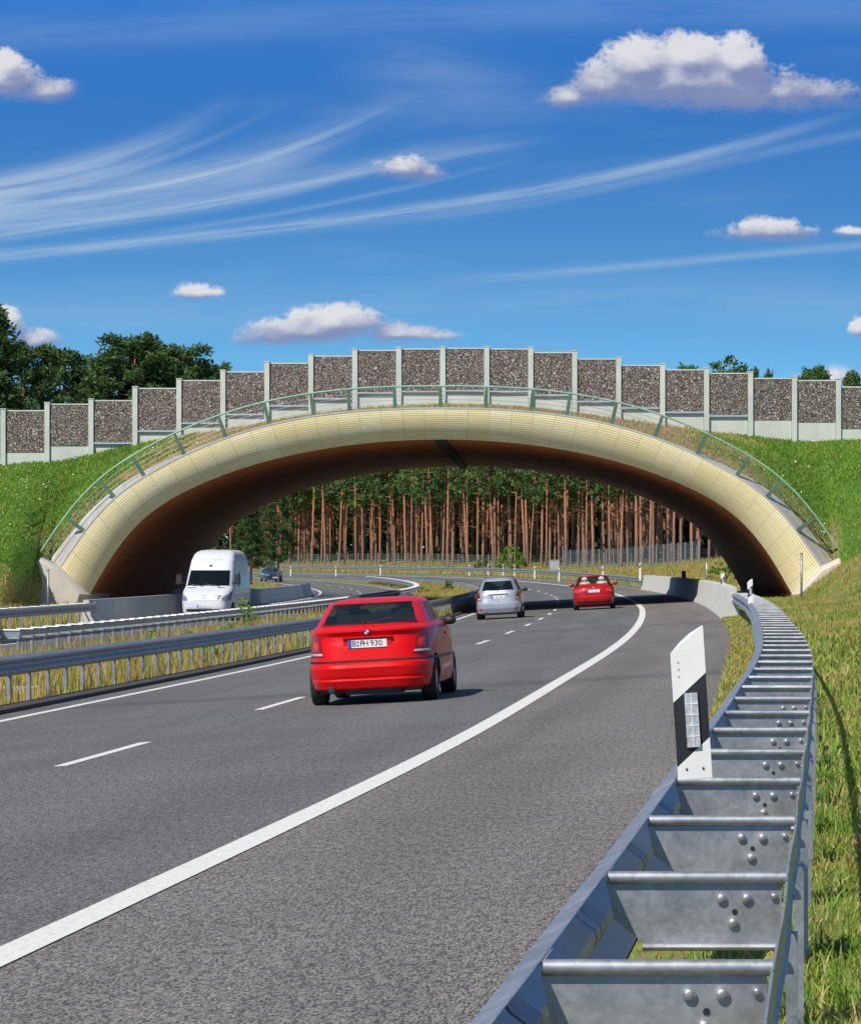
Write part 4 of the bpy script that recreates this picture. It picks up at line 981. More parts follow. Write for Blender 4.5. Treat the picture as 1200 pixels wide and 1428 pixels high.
# ---- dark red open car
def cabrio():
    car = empty('convertible', (0, 0, 0), 0, 'dark red open top convertible with its roof down in the right lane', 'car')
    KL = [(0.20, .80, -1.95, 2.0, 6), (0.25, .85, -2.08, 2.1, 6), (0.40, .875, -2.15, 2.15, 6), (0.55, .88, -2.16, 2.15, 6), (0.60, .875, -2.12, 2.12, 5.5), (0.80, .87, -2.09, 2.05, 5), (0.92, .85, -2.05, 1.8, 4.5), (0.985, .82, -1.98, 1.4, 4.5), (1.0, .80, -1.90, 1.2, 4.2)]
    body, _ = shell(KL, zrange(KL)); bo = body.build('body', 'dark_red_paint', car); cut_wells(bo, ((-1.30, .31), (1.33, .31)), .345, .87)
    ck = MB(); n = 24; ck.sweep([[(.66 * math.copysign(abs(math.cos(a)) ** .5, math.cos(a)), -.15 + .95 * math.copysign(abs(math.sin(a)) ** .5, math.sin(a)), z) for a in [2 * math.pi * k / n for k in range(n)]] for z in (.985, 1.006)]); ck.build('cockpit', 'interior', car)
    for s in (-1, 1):
        pass
    fr = MB(); pts = [(-.74, .98, 1.0), (-.66, .62, 1.24), (-.58, .42, 1.38), (-.40, .36, 1.41), (.40, .36, 1.41), (.58, .42, 1.38), (.66, .62, 1.24), (.74, .98, 1.0)]
    fr.tube(pts, .03, 8); fr.build('windshield_frame', 'dark_red_paint', car, smooth=True)
    gl = MB(); gl.add([(-.72, .96, 1.0), (.72, .96, 1.0), (.57, .42, 1.38), (-.57, .42, 1.38)], [(0, 1, 2, 3)]); gl.add([(-.72, .967, 1.0), (.72, .967, 1.0), (.57, .427, 1.38), (-.57, .427, 1.38)], [(0, 3, 2, 1)]); gl.build('windshield', 'car_glass', car)
    for x in (-.36, .36): seat(car, x, -.05, .55, 'seat_leather', .5)
    for x in (-.36, .36):
        b_ = MB(); b_.ball((x, -.95, 1.07), (.15, .06, .10), 12); b_.build('headrest', 'seat_leather', car, smooth=True)
    b_ = MB(); b_.sweep([[(-.62, -1.15, 1.0), (.62, -1.15, 1.0), (.58, -1.1, 1.09), (-.58, -1.1, 1.09)], [(-.66, -1.75, 1.0), (.66, -1.75, 1.0), (.6, -1.7, 1.05), (-.6, -1.7, 1.05)]]); b_.build('folded_roof', 'dark_red_paint', car, angle=50)
    for s in (0, 1):
        def q(v): return v if s == 0 else 2 - v
        def cc(*a):
            r_ = [(q(x), z) for x, z in a]; return r_ if s == 0 else [r_[1], r_[0], r_[3], r_[2]]
        tl = patch(KL, cc((-.30, .72), (.40, .74), (.34, .90), (-.20, .93)), .012, .05, 12, 6).build('tail_light', 'tail_bright', car, angle=35)
        patch(KL, cc((.0, .76), (.14, .76), (.13, .80), (.0, .80)), .017, .03, 4, 2).build('lamp', 'tail_clear', tl, angle=35)
    patch(KL, [(.05, .24), (1.95, .24), (1.95, .36), (.05, .36)], .006, .03, 30, 2).build('lower_skirt', 'black_plastic', car, angle=40)
    y = spt(KL, 1, .80)[1]; small_plate(car, y - .012, .79)
    em = MB(); em.tube([(0, spt(KL, 1, .93)[1] - .0, .93), (0, spt(KL, 1, .93)[1] - .015, .93)], .038, 16); em.build('emblem', 'chrome', car)
    ub = MB(); ub.box((0, 0, .22), (1.35, 3.7, .10)); ub.build('underbody', 'black_plastic', car)
    for s in (-1, 1):
        mirror(car, .80, .72, 1.06, s, 'dark_red_paint', 1.05)
        wheel(car, s * .77, -1.30, .31, .215, s); wheel(car, s * .77, 1.33, .31, .215, s)
    return car
c = cabrio(); place(c, 153, -1.95)

# ---- white van seen from the front (its front is +y; it is turned round when placed)
def van():
    car = empty('delivery_van', (0, 0, 0), 0, 'tall white panel van coming towards us on the opposite carriageway', 'van')
    K = [(0.26, .86, -3.0, 2.86, 8), (0.32, .93, -3.05, 2.95, 8), (0.55, .965, -3.08, 3.0, 7), (0.78, .985, -3.08, 2.98, 7), (1.00, .995, -3.08, 2.88, 6.5), (1.12, .995, -3.08, 2.72, 6.5), (1.24, .99, -3.08, 2.38, 6.5), (1.30, .985, -3.08, 2.20, 6.5), (1.34, .98, -3.08, 2.12, 6.5),
         (1.98, .915, -3.07, 1.52, 6.5), (2.04, .91, -3.07, 1.47, 6.5), (2.35, .87, -3.05, 1.22, 6), (2.58, .80, -3.02, .90, 5.5), (2.68, .72, -3.0, .62, 5), (2.74, .60, -2.95, .3, 4.5), (2.765, .4, -2.8, 0, 4)]
    body, wins = shell(K, zrange(K, (1.36, 1.96), .06), holes=[('windshield', 4.13, 5.87, 1.36, 1.97)], bottom=True)
    bo = body.build('body', 'white_paint', car, angle=30)
    for (nm, qa), w in wins.items(): w.build(nm, 'car_glass', car, smooth=True)
    ins = MB(); ins.box((0, .9, 1.1), (1.7, 1.6, .1)); ins.box((0, .35, 1.6), (1.7, .06, 1.1)); ins.build('cab_interior', 'interior', car)
    for x in (-.5, .5): seat(car, x, .75, 1.05, 'seat_cloth')
    d = MB(); d.ball((.45, .75, 1.72), (.10, .12, .14), 12); d.ball((.45, .72, 1.40), (.24, .15, .22), 12); d.build('driver', 'skin', car, smooth=True)
    for s in (0, 1):
        def c4(*a):
            r_ = [((q if s == 0 else 10 - q), z) for q, z in a]; return r_ if s == 0 else [r_[1], r_[0], r_[3], r_[2]]
        patch(K, c4((3.86, .80), (4.34, .78), (4.30, .93), (3.80, 1.16)), .010, .05, 12, 8).build('headlight', 'head_glass', car, angle=35)
        sw = c4((3.08, 1.34), (3.48, 1.34), (3.34, 1.86), (3.08, 1.86)); patch(K, sw, .006, .02, 8, 8).build('side_window', 'car_glass', car, smooth=True)
        patch(K, c4((2.965, .40), (2.972, .40), (2.972, 1.95), (2.965, 1.95)), .002, .02, 1, 20).build('seam', 'interior', car)
        patch(K, c4((1.0 + 1.2, .50), (3.3, .50), (3.3, .62), (2.2, .62)), .012, .03, 20, 1).build('side_trim', 'black_plastic', car, angle=30)
    gr = patch(K, [(4.42, .80), (5.58, .80), (5.66, 1.0), (4.34, 1.0)], .004, .05, 14, 6).build('grille', 'black_plastic', car)
    for z in (.84, .90, .96):
        t = (z - .8) / .2; e = .08 * t
        patch(K, [(4.46 - e, z - .012), (5.54 + e, z - .012), (5.54 + e, z + .012), (4.46 - e, z + .012)], .016, .03, 14, 1).build('grille_bar', 'rim_metal', gr)
    ye = spt(K, 5, .90)[1] + .03; em = MB(); n = 20
    rings = [[(( .085 + .011 * math.cos(b2)) * math.cos(a), ye + .011 * math.sin(b2), .90 + (.085 + .011 * math.cos(b2)) * math.sin(a)) for b2 in [2 * math.pi * j / 6 for j in range(6)]] for a in [2 * math.pi * k / n for k in range(n + 1)]]
    em.sweep(rings, caps=False)
    for a in (90, 210, 330): em.tube([(0, ye, .90), (.085 * math.cos(R(a)), ye, .90 + .085 * math.sin(R(a)))], [.016, .005], 6)
    em.build('emblem', 'chrome', car)
    patch(K, [(4.25, .36), (5.75, .36), (5.75, .47), (4.25, .47)], .006, .03, 16, 2).build('lower_intake', 'black_plastic', car)
    small_plate(car, spt(K, 5, .60)[1] + .012, .58, True)
    for q0, q1 in ((4.2, 4.55), (5.42, 5.72)):
        patch(K, [(q0, 1.275), (q1, 1.275), (q1, 1.30), (q0, 1.30)], .012, .03, 6, 1).build('air_vent', 'black_plastic', car)
    lm = MB(); lm.box((0, spt(K, 5, 2.14)[1] + .02, 2.14), (.09, .05, .06)); lm.build('roof_lamp', 'black_plastic', car)
    for k in range(13):    # unreadable pale lettering above the windscreen
        x = -.42 + k * .07; y0 = spt(K, 5, 2.36)[1]; l_ = MB(); l_.box((x, y0 + .012, 2.36), (.045, .006, .05)); l_.build('lettering', 'pale_blue', car)
    wp = MB()
    for x in (-.5, .15): wp.tube([(x, 2.20, 1.34), (x + .55, 2.10, 1.42)], .012, 6)
    wp.build('wiper', 'black_plastic', car)
    for s in (-1, 1):
        b_ = MB(); b_.sweep([[(s * (1.08 + a), 1.98, 1.62 + z), (s * (1.08 + a * .9), 2.10, 1.62 + z)] [::1] for a, z in ()] or [[(s * 1.05, 2.0, 1.42), (s * 1.27, 2.0, 1.42), (s * 1.25, 2.12, 1.44), (s * 1.07, 2.12, 1.44)], [(s * 1.05, 1.98, 1.80), (s * 1.26, 1.98, 1.80), (s * 1.24, 2.10, 1.78), (s * 1.07, 2.10, 1.78)]])
        mo = b_.build('side_mirror', 'black_plastic', car, angle=30); a = MB(); a.tube([(s * .93, 1.95, 1.46), (s * 1.09, 2.03, 1.50)], .03, 8); a.build('arm', 'black_plastic', mo)
        wheel(car, s * .87, 1.95, .34, .23, s); wheel(car, s * .87, -1.85, .34, .23, s)
    cut_wells(bo, ((-1.85, .34), (1.95, .34)), .40, .98)
    ub = MB(); ub.box((0, 0, .30), (1.5, 5.6, .14)); ub.build('underbody', 'black_plastic', car)
    return car
c = van(); place(c, 141.0, -16.72, math.pi - 0.05)

# ---- far dark car coming round the bend
def dark_car():
    car = empty('saloon_car', (0, 0, 0), 0, 'small dark blue car far off behind the white van on the opposite carriageway', 'car')
    KL = [(0.20, .80, -1.98, 2.0, 6), (0.25, .85, -2.1, 2.08, 6), (0.5, .875, -2.15, 2.15, 6), (0.75, .87, -2.1, 2.1, 5.5), (0.90, .85, -2.05, 1.7, 5), (0.97, .82, -1.95, 1.2, 5)]
    KC = [(.96, .80, -1.75, 1.1, 5), (1.0, .78, -1.7, 1.0, 5), (1.32, .65, -1.2, .3, 4.5), (1.40, .52, -.9, 0, 4), (1.43, .2, -.6, -.3, 3)]
    body, _ = shell(KL, zrange(KL, (), .08)); bo = body.build('body', 'blue_paint', car); cut_wells(bo, ((-1.34, .31), (1.36, .31)), .34, .87)
    cab, wins = shell(KC, zrange(KC, (1.02, 1.34), .08), holes=[('rear_window', .16, 1.84, 1.02, 1.34), ('side_window', 2.4, 3.7, 1.02, 1.33), ('windshield', 4.15, 5.85, 1.02, 1.34), ('side_window', 6.3, 7.6, 1.02, 1.33)], bottom=False)
    cab.build('cabin', 'blue_paint', car, angle=30)
    for (nm, qa), w in wins.items(): w.build(nm, 'car_glass', car, smooth=True)
    for a in ([(3.9, .62), (4.36, .62), (4.36, .76), (3.8, .78)], [(5.64, .62), (6.1, .62), (6.2, .78), (5.64, .76)]): patch(KL, a, .01, .04, 6, 3).build('headlight', 'head_glass', car)
    patch(KL, [(4.5, .5), (5.5, .5), (5.55, .68), (4.45, .68)], .006, .03, 8, 2).build('grille', 'black_plastic', car)
    small_plate(car, spt(KL, 5, .42)[1] + .012, .42, True)
    for s in (-1, 1):
        mirror(car, .80, .75, .98, s, 'blue_paint'); wheel(car, s * .77, -1.34, .31, .2, s); wheel(car, s * .77, 1.36, .31, .2, s)
    return car
c = dark_car(); place(c, 356, -18.2, math.pi)
# ------------------------------------------------------------------ vegetation
def blades(name, pts, h, w, mats, probs, lean=0.45, seg=2, kind='stuff', upv=None):
    """pts (N,3) base points; h,w arrays. Each blade = seg quads tapering to a tip"""
    N = len(pts); a = nr.rand(N) * 2 * math.pi; b = nr.rand(N) * 2 * math.pi; ln = nr.rand(N) * lean
    side = np.stack([np.cos(a), np.sin(a), np.zeros(N)], 1); ld = np.stack([np.cos(b), np.sin(b), np.zeros(N)], 1)
    up = np.array([0, 0, 1.0]); rows = []
    for k in range(seg + 1):
        t = k / seg; c = pts + up * (h * t * (1 - 0.25 * ln * t))[:, None] + ld * (h * ln * t * t)[:, None]
        ww = (w * (1 - t) ** 0.7 * 0.5 + w * 0.04)[:, None]
        rows.append(c - side * ww); rows.append(c + side * ww)
    V = np.stack(rows, 1).reshape(-1, 3); n = 2 * (seg + 1); base = np.arange(N)[:, None] * n
    Fs = np.concatenate([base + np.array([[2 * k, 2 * k + 1, 2 * k + 3, 2 * k + 2]]) for k in range(seg)], 1).reshape(-1, 4)
    mi = np.repeat(nr.choice(len(mats), N, p=probs), seg)
    o = link(name, numpy_mesh(name, V, Fs, 4, mi, mats))
    return tag(o, kind=kind)
vgz = lambda us, ys_: np.array([gz(float(u), float(y)) for u, y in zip(us, ys_)])
def pts_uy(us, ys_): return np.stack([Xe(ys_) + us, ys_, vgz(us, ys_) - 0.01], 1)
def clumpy(us, ys_, sc, thr, seed=0):
    r = np.random.RandomState(seed); f = 0
    for k in range(5):
        a, b, c = r.rand(3) * 6.28; f = f + np.sin(us * sc * math.cos(a) * (1 + k * .6) + ys_ * sc * math.sin(a) * (1 + k * .6) + b)
    return f > thr
# near verge to the right of the guardrail
N = 190000; ys_ = 4.5 * (70 / 4.5) ** nr.rand(N); umax = 0.17 * ys_ + 1.6 - Xe(ys_); us = 3.1 + (umax - 3.1) * nr.rand(N)
k = (us > 3.42) | (nr.rand(N) < 0.5); us, ys_ = us[k], ys_[k]
dry = clumpy(us, ys_, 1.6, 0.6, 3)
for nm, sel, mats, pr in (('grass', ~dry, ['blade_green', 'blade_dark', 'blade_yellow', 'blade_straw'], [.56, .10, .26, .08]), ('dry_grass', dry, ['blade_yellow', 'blade_orange', 'blade_green', 'blade_straw'], [.42, .12, .32, .14])):
    u_, y_ = us[sel], ys_[sel]; n_ = len(u_); g_ = 0.6 + 0.8 * nr.rand(n_)
    hh = (0.04 + 0.0013 * y_) * g_ * np.where(nr.rand(n_) < 0.12, 1.9, 1); ww = 0.0035 + 0.00055 * y_
    blades(nm, pts_uy(u_, y_), hh, ww, mats, pr, 0.8, 3)
# strip between the shoulder and the guardrail
N = 24000; ys_ = 27 + 78 * nr.rand(N) ** 1.2; us = 2.46 + 0.62 * nr.rand(N)
blades('dry_grass', pts_uy(us, ys_), 0.05 + 0.10 * nr.rand(N), 0.006 + 0.0006 * ys_, ['blade_yellow', 'blade_orange', 'blade_green', 'blade_straw'], [.40, .22, .26, .12], 0.7)
N = 5000; ys_ = 7 + 21 * nr.rand(N); us = 2.72 + 0.6 * nr.rand(N)
blades('grass', pts_uy(us, ys_), 0.03 + 0.06 * nr.rand(N), 0.010 + 0 * us, ['blade_green', 'blade_dark', 'blade_yellow'], [.6, .15, .25], 0.7)
# verge to the right at middle distance
N = 60000; ys_ = 60 + 95 * nr.rand(N); us = 2.9 + 8.5 * nr.rand(N) ; k = (Xe(ys_) + us) < 0.128 * ys_; us, ys_ = us[k], ys_[k]; N = len(us)
gr = clumpy(us, ys_, .8, .6, 8); 
blades('dry_grass', pts_uy(us[~gr], ys_[~gr]), 0.06 + 0.14 * nr.rand((~gr).sum()), 0.028 + 0 * us[~gr], ['blade_yellow', 'blade_orange', 'blade_green', 'blade_straw'], [.38, .26, .16, .20], 0.6)
blades('grass', pts_uy(us[gr], ys_[gr]), 0.06 + 0.14 * nr.rand(gr.sum()), 0.028 + 0 * us[gr], ['blade_green', 'blade_dark', 'blade_yellow'], [.6, .25, .15], 0.6)
# median
N = 90000; ys_ = 38 + 290 * nr.rand(N) ** 1.5; us = -12.9 + 4.6 * nr.rand(N); k = clumpy(us, ys_, 1.1, -1.0, 5) | (nr.rand(N) < .35); us, ys_ = us[k], ys_[k]; N = len(us)
bare_ = (ys_ < 60.8) & (ys_ > 58.4) & (us > -9.9) & (us < -9.0); us, ys_ = us[~bare_], ys_[~bare_]; N = len(us)
blades('dry_grass', pts_uy(us, ys_), (0.15 + 0.42 * nr.rand(N) ** 2), 0.010 + 0.00018 * ys_, ['blade_yellow', 'blade_orange', 'blade_green', 'blade_straw'], [.28, .44, .14, .14], 0.5)
# beside the left guardrail and at the toe of the left bank
N = 20000; ys_ = 100 + 58 * nr.rand(N); us = -30 + 9.3 * nr.rand(N)
k = ~((ys_ > 141) & (us < -24)); us, ys_ = us[k], ys_[k]; N = len(us)
blades('dry_grass', pts_uy(us, ys_), 0.2 + 0.35 * nr.rand(N), 0.03 + 0 * us, ['blade_orange', 'blade_yellow', 'blade_green', 'blade_straw'], [.40, .26, .2, .14], 0.5)
# far roadside strips beyond the arch
N = 80000; ys_ = 204 + 280 * nr.rand(N); us = np.where(nr.rand(N) < .85, 3.4 + 22 * nr.rand(N) ** 1.2, -60 + 38 * nr.rand(N)); 
k = ~((us < 0) & (ys_ < 230)); us, ys_ = us[k], ys_[k]; pxx = 600 + F * (Xe(ys_) + us) / ys_; k = (ys_ < np.interp(pxx, [300, 437, 560, 662, 760, 851, 930, 976, 1100], [492, 462, 432, 402, 374, 352, 338, 332, 330]) + 2) & (pxx > 200) & (pxx < 1300); us, ys_ = us[k], ys_[k]; N = len(us)
blades('dry_grass', pts_uy(us, ys_), 0.15 + 0.3 * nr.rand(N), 0.07 + 0 * us, ['blade_orange', 'blade_yellow', 'blade_green', 'blade_straw'], [.46, .28, .14, .12], 0.5)
# bank faces
EV = np.array(EMB_V).reshape(len(XS), EMB_N, 3); fp = []
for i in range(len(XS) - 1):
    if XS[i] < -24 or XS[i] > 24: continue
    for j in range(14):
        a, b, c, d = EV[i, j + 1], EV[i + 1, j + 1], EV[i + 1, j + 2], EV[i, j + 2]; xm = (a[0] + b[0]) / 2 - .6
        inner = abs(xm) < 11.0; n_ = 10 if inner else (45 if abs(xm) < 14 else (110 if abs(xm) < 16.5 else 200))
        s, t = nr.rand(n_, 1), nr.rand(n_, 1); fp.append((a * (1 - s) + b * s) * (1 - t) + (d * (1 - s) + c * s) * t)
fp = np.concatenate(fp); fp[:, 2] -= 0.01; xm = np.abs(fp[:, 0] - .6); inn = (xm + 2.0 * np.sin(fp[:, 1] * 2 + fp[:, 0])) < 12.5; low = (fp[:, 2] < -0.6 + 0.7 * np.sin(fp[:, 0] * 1.3))
N = len(fp); hs = 0.05 + 0.11 * nr.rand(N)
s1 = ~inn & ~low
blades('grass', fp[s1], hs[s1], 0.045 + 0 * hs[s1], ['blade_green', 'blade_dark', 'blade_yellow'], [.64, .29, .07], 0.6)
s2 = inn | low
blades('dry_grass', fp[s2], hs[s2], 0.04 + 0 * hs[s2], ['blade_orange', 'blade_yellow', 'blade_green', 'blade_straw'], [.28, .22, .30, .20], 0.6)

# small white and yellow flowers on the bank faces
k = s1 & (nr.rand(len(fp)) < .005); q = fp[k] + np.array([0, 0, .12]); N = len(q); nn_ = clumpy(q[:, 0], q[:, 1] * 2, .6, .2, 4); q = q[nn_]; N = len(q)
a_ = .020 + .02 * nr.rand(N, 1); ux = np.array([[1, 0, 0]]) * a_; uz = np.array([[0, .5, .8]]) * a_
V = np.stack([q - ux, q + uz, q + ux, q - uz], 1).reshape(-1, 3)
tag(link('wildflowers', numpy_mesh('wildflowers', V, np.arange(N * 4).reshape(-1, 4), 4, (nr.rand(N) < .3).astype(int), ['white_plastic', 'blade_straw'])), kind='stuff')
# ---- pines
def tuft_cloud(centers, per, rad, size, flat=0.8, wq=.30):
    C = np.repeat(np.asarray(centers), per, 0); N = len(C); d = nr.randn(N, 3); d /= np.linalg.norm(d, axis=1)[:, None]
    c = C + d * (rad * nr.rand(N, 1) ** .5) * np.array([1, 1, flat])
    a = nr.randn(N, 3); a[:, 2] = np.abs(a[:, 2]) * .6 + .2; a /= np.linalg.norm(a, axis=1)[:, None]; b = np.cross(a, nr.randn(N, 3)); b /= np.linalg.norm(b, axis=1)[:, None]
    s = size * (0.6 + 0.8 * nr.rand(N, 1))
    V = np.stack([c - b * s * wq, c + b * s * wq, c + a * s + b * s * .09, c + a * s - b * s * .11], 1).reshape(-1, 3)
    return V
def pine(name, H, base, top_r, nlimb, per, size, bark='pine_bark', leaf='needle', r0=.19, shape='tall', dead=6, mix=.25):
    """trunk mesh and crown mesh for one kind of pine"""
    tb = MB(); bx, by = nr.randn(2) * .25; pts = [(bx * math.sin(2.2 * t) * t, by * math.sin(3.1 * t) * t, H * t * .97) for t in np.linspace(0, 1, 9)]
    tb.tube([(pts[0][0], pts[0][1], -.4)] + pts, [r0 * 1.25] + [r0 * (1 - .8 * t) for t in np.linspace(0, 1, 9)], 8)
    cen = []
    for k in range(nlimb):
        t = base + (1 - base) * ((k + nr.rand()) / nlimb); z = H * t; a = k * 2.4 + nr.rand() * .7
        rel = (t - base) / (1 - base)
        if shape == 'tall': rr = top_r * (0.45 + 1.1 * math.sin(math.pi * min(1, rel * .9 + .12)) * .62)
        else: rr = top_r * (1.05 - rel) ** .75
        rr *= .7 + .5 * nr.rand(); px = np.interp(t, np.linspace(0, 1, 9), [q[0] for q in pts]); py = np.interp(t, np.linspace(0, 1, 9), [q[1] for q in pts])
        e = (px + rr * math.cos(a), py + rr * math.sin(a), z + rr * (.30 if shape == 'tall' else .12))
        tb.tube([(px, py, z), ((px + e[0]) / 2, (py + e[1]) / 2, z + rr * .1), e], [.05, .035, .012], 4, caps=False)
        for f in (.55, .8, 1.0): cen.append((px + (e[0] - px) * f, py + (e[1] - py) * f, z + (e[2] - z) * f + .1 * nr.randn()))
    cen.append((pts[-1][0], pts[-1][1], H))
    for k in range(dead):
        t = base * (.45 + .5 * nr.rand()); a = nr.rand() * 6.28; L = .5 + .8 * nr.rand(); z = H * t
        tb.tube([(pts[3][0], pts[3][1], z), (pts[3][0] + L * math.cos(a), pts[3][1] + L * math.sin(a), z + .25 * L)], [.025, .008], 3, caps=False)
    to = tb.build('trunk', bark, smooth=True, fixn=False)
    V = tuft_cloud(cen, per, .62 if shape == 'tall' else .75, size)
    nf = len(V) // 4; Fs = np.arange(nf * 4).reshape(-1, 4); mi = (nr.rand(nf) < mix).astype(int)
    me = numpy_mesh('crown', V, Fs, 4, mi, [leaf, 'needle_dark'] if leaf != 'needle_dark' else ['needle_dark', 'needle'])
    co = link('crown', me)
    return to, co
kinds = [pine('p', 16 + i * .35, .40 + .05 * (i % 3), 2.0 + .3 * (i % 2), 26, 16, .34, r0=.115 + .028 * (i % 3), leaf='needle' if i % 2 else 'needle', dead=8) for i in range(6)]
protos = []
def tree_at(kind, x, y, z, s, sz, rz, label, group, name='pine_tree', tilt=0.0):
    o = empty(name, (x, y, z), rz, label, 'tree', group); o.scale = (s, s, sz); o.rotation_euler = (tilt, tilt * .6, rz)
    for src in kind:
        c_ = src.copy(); COL.objects.link(c_); c_.parent = o; c_.name = src.name.split('.')[0]
    return o
FPX = [150, 300, 437, 560, 662, 760, 851, 930, 976, 1100]; FPY = [512, 492, 462, 432, 402, 374, 352, 338, 332, 330]
def front(px): return float(np.interp(px, FPX, FPY))
def fgz(x, y): return gz(x - float(Xe(y)), y)
cnt = 0
for row in range(9):
    px = 322.0
    while px < 1035 and cnt < 292:
        yy = front(px) + row * 7.0 + rng.uniform(-3, 3); xx = (px - 600) / F * yy
        kd = kinds[rng.randrange(6)]; fr = row <= 1
        lab = 'tall pine with bare reddish trunk at the forest edge beyond the arch' if fr else 'tall pine standing inside the dark forest beyond the arch'
        sc = front(px) / 352
        tree_at(kd, xx, yy, max(-.4, fgz(xx, front(px))) + row * .12, rng.uniform(.85, 1.15), rng.uniform(.86, 1.08) * (.55 + .45 * sc), rng.uniform(0, 6.28), lab, 'pines at the forest edge' if fr else 'pines inside the forest', tilt=rng.gauss(0, .022))
        cnt += 1
        px += (1.95 + row * .12) / yy * F * rng.uniform(.6, 1.35) * .9
# the forest goes on behind as one mass
q = 170 + 890 * nr.rand(4900); fy = np.interp(q, FPX, FPY) + 66 + 45 * nr.rand(4900)
cen = np.stack([(q - 600) / F * fy, fy, 5.5 + 12.5 * nr.rand(4900) ** .8], 1)
V = tuft_cloud(cen, 9, 1.3, .75); nf = len(V) // 4
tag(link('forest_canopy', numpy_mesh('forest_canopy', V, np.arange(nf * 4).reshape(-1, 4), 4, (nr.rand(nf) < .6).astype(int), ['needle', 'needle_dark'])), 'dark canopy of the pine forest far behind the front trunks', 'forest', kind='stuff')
ft = MB()
for k in range(420):
    q = 305 + 750 * nr.rand(); y = front(q) + 66 + 50 * nr.rand(); x = (q - 600) / F * y; r_ = .14 + .08 * nr.rand(); ft.tube([(x, y, -1), (x + nr.randn() * .3, y, 9), (x + nr.randn() * .5, y, 17)], [r_, r_ * .8, r_ * .3], 5, caps=False)
tag(ft.build('forest_trunks', 'pine_bark', fixn=False), 'far trunks of the pine forest lost in shade', 'forest', kind='stuff')
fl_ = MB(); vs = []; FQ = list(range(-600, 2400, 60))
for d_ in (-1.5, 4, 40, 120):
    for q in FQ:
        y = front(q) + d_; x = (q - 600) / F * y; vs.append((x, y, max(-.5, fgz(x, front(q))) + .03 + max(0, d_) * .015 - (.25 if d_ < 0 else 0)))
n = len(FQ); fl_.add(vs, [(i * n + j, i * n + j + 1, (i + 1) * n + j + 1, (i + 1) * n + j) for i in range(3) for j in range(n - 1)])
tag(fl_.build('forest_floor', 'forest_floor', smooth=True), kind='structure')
# undergrowth that closes the depth of the forest
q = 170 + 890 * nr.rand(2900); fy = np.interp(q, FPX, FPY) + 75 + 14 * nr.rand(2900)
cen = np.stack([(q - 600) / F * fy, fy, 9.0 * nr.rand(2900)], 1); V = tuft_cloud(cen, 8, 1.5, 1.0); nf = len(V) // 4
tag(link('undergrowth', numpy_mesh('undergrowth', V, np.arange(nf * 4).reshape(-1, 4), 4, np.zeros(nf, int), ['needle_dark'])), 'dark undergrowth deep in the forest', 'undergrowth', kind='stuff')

# trees behind the left end of the wall, each with its own crown
dk = [pine('d', 14.0, .18, 2.9 + .3 * (i % 2), 60, 95, .23, leaf='needle', r0=.2, shape='cone' if i in (0, 3) else 'tall', dead=0, mix=.45) for i in range(4)]
left = [(-18, 425, 222, 0, 3.6, 'tallest dark conifer cut off by the left edge of the photo'),
 (38, 484, 232, 1, 2.6, 'dark pine beside the tall conifer at the left edge'),
 (82, 488, 240, 2, 2.4, 'rounded pine second from the left above the lowest wall steps'),
 (120, 512, 246, 3, 2.2, 'low pine in the gap between the two broad crowns behind the wall'),
 (150, 500, 238, 2, 2.0, 'small pine leaning on the left of the broad crown'),
 (186, 473, 236, 1, 3.0, 'broad dark pine highest in the middle of the left group'),
 (214, 482, 244, 2, 2.3, 'pine right behind the broad pine with a pointed tip'),
 (252, 486, 238, 1, 2.6, 'pine with an open spreading crown at the right of the left group'),
 (278, 505, 246, 3, 1.5, 'low dark pine just before the wall rises at the right of the left group'),
 (303, 512, 252, 2, 1.0, 'tiny pine tip showing between two wall posts')]
for px, py, Y, kd, wd, lab in left:
    x = (px - 600) / F * Y; zt = (YH - py) / F * Y; z0 = 1.5 if Y < 300 else .5; s = (zt - z0) / 14.3
    tree_at(dk[kd], x, Y, z0, max(.55, wd / 2.7), s, rng.uniform(0, 6.28), lab, None)
right = [(1048, 519, 300, 1, .9, 'small pine top left of the two peeping over the right part of the wall'),
 (1070, 522, 306, 2, .6, 'smallest pine tip peeping over the right part of the wall'),
 (1132, 517, 296, 2, 1.9, 'flat topped pine peeping over the wall near the right edge'),
 (1186, 520, 290, 3, 1.5, 'darker pine top over the wall at the right edge')]
for px, py, Y, kd, wd, lab in right:
    x = (px - 600) / F * Y; zt = (YH - py) / F * Y; s = (zt - 1) / 14.3
    tree_at(dk[kd], x, Y, 1, wd / 2.2, s, rng.uniform(0, 6.28), lab, None)
# dark conifer next to the far left foot of the arch
for px, py, Y, wd, lab in ((350, 705, 232, 0.9, 'dark low pine between the white van and the far foot of the arch'), (388, 680, 268, 0.8, 'dark bushy pine hanging over the left side of the arch opening')):
    x = (px - 600) / F * Y; s = ((YH - py) / F * Y + 1.0) / 14.3
    tree_at(dk[0] if py > 690 else dk[1], x, Y, -1.0, wd / 1.6 * .8, s, 1.0, lab, None)

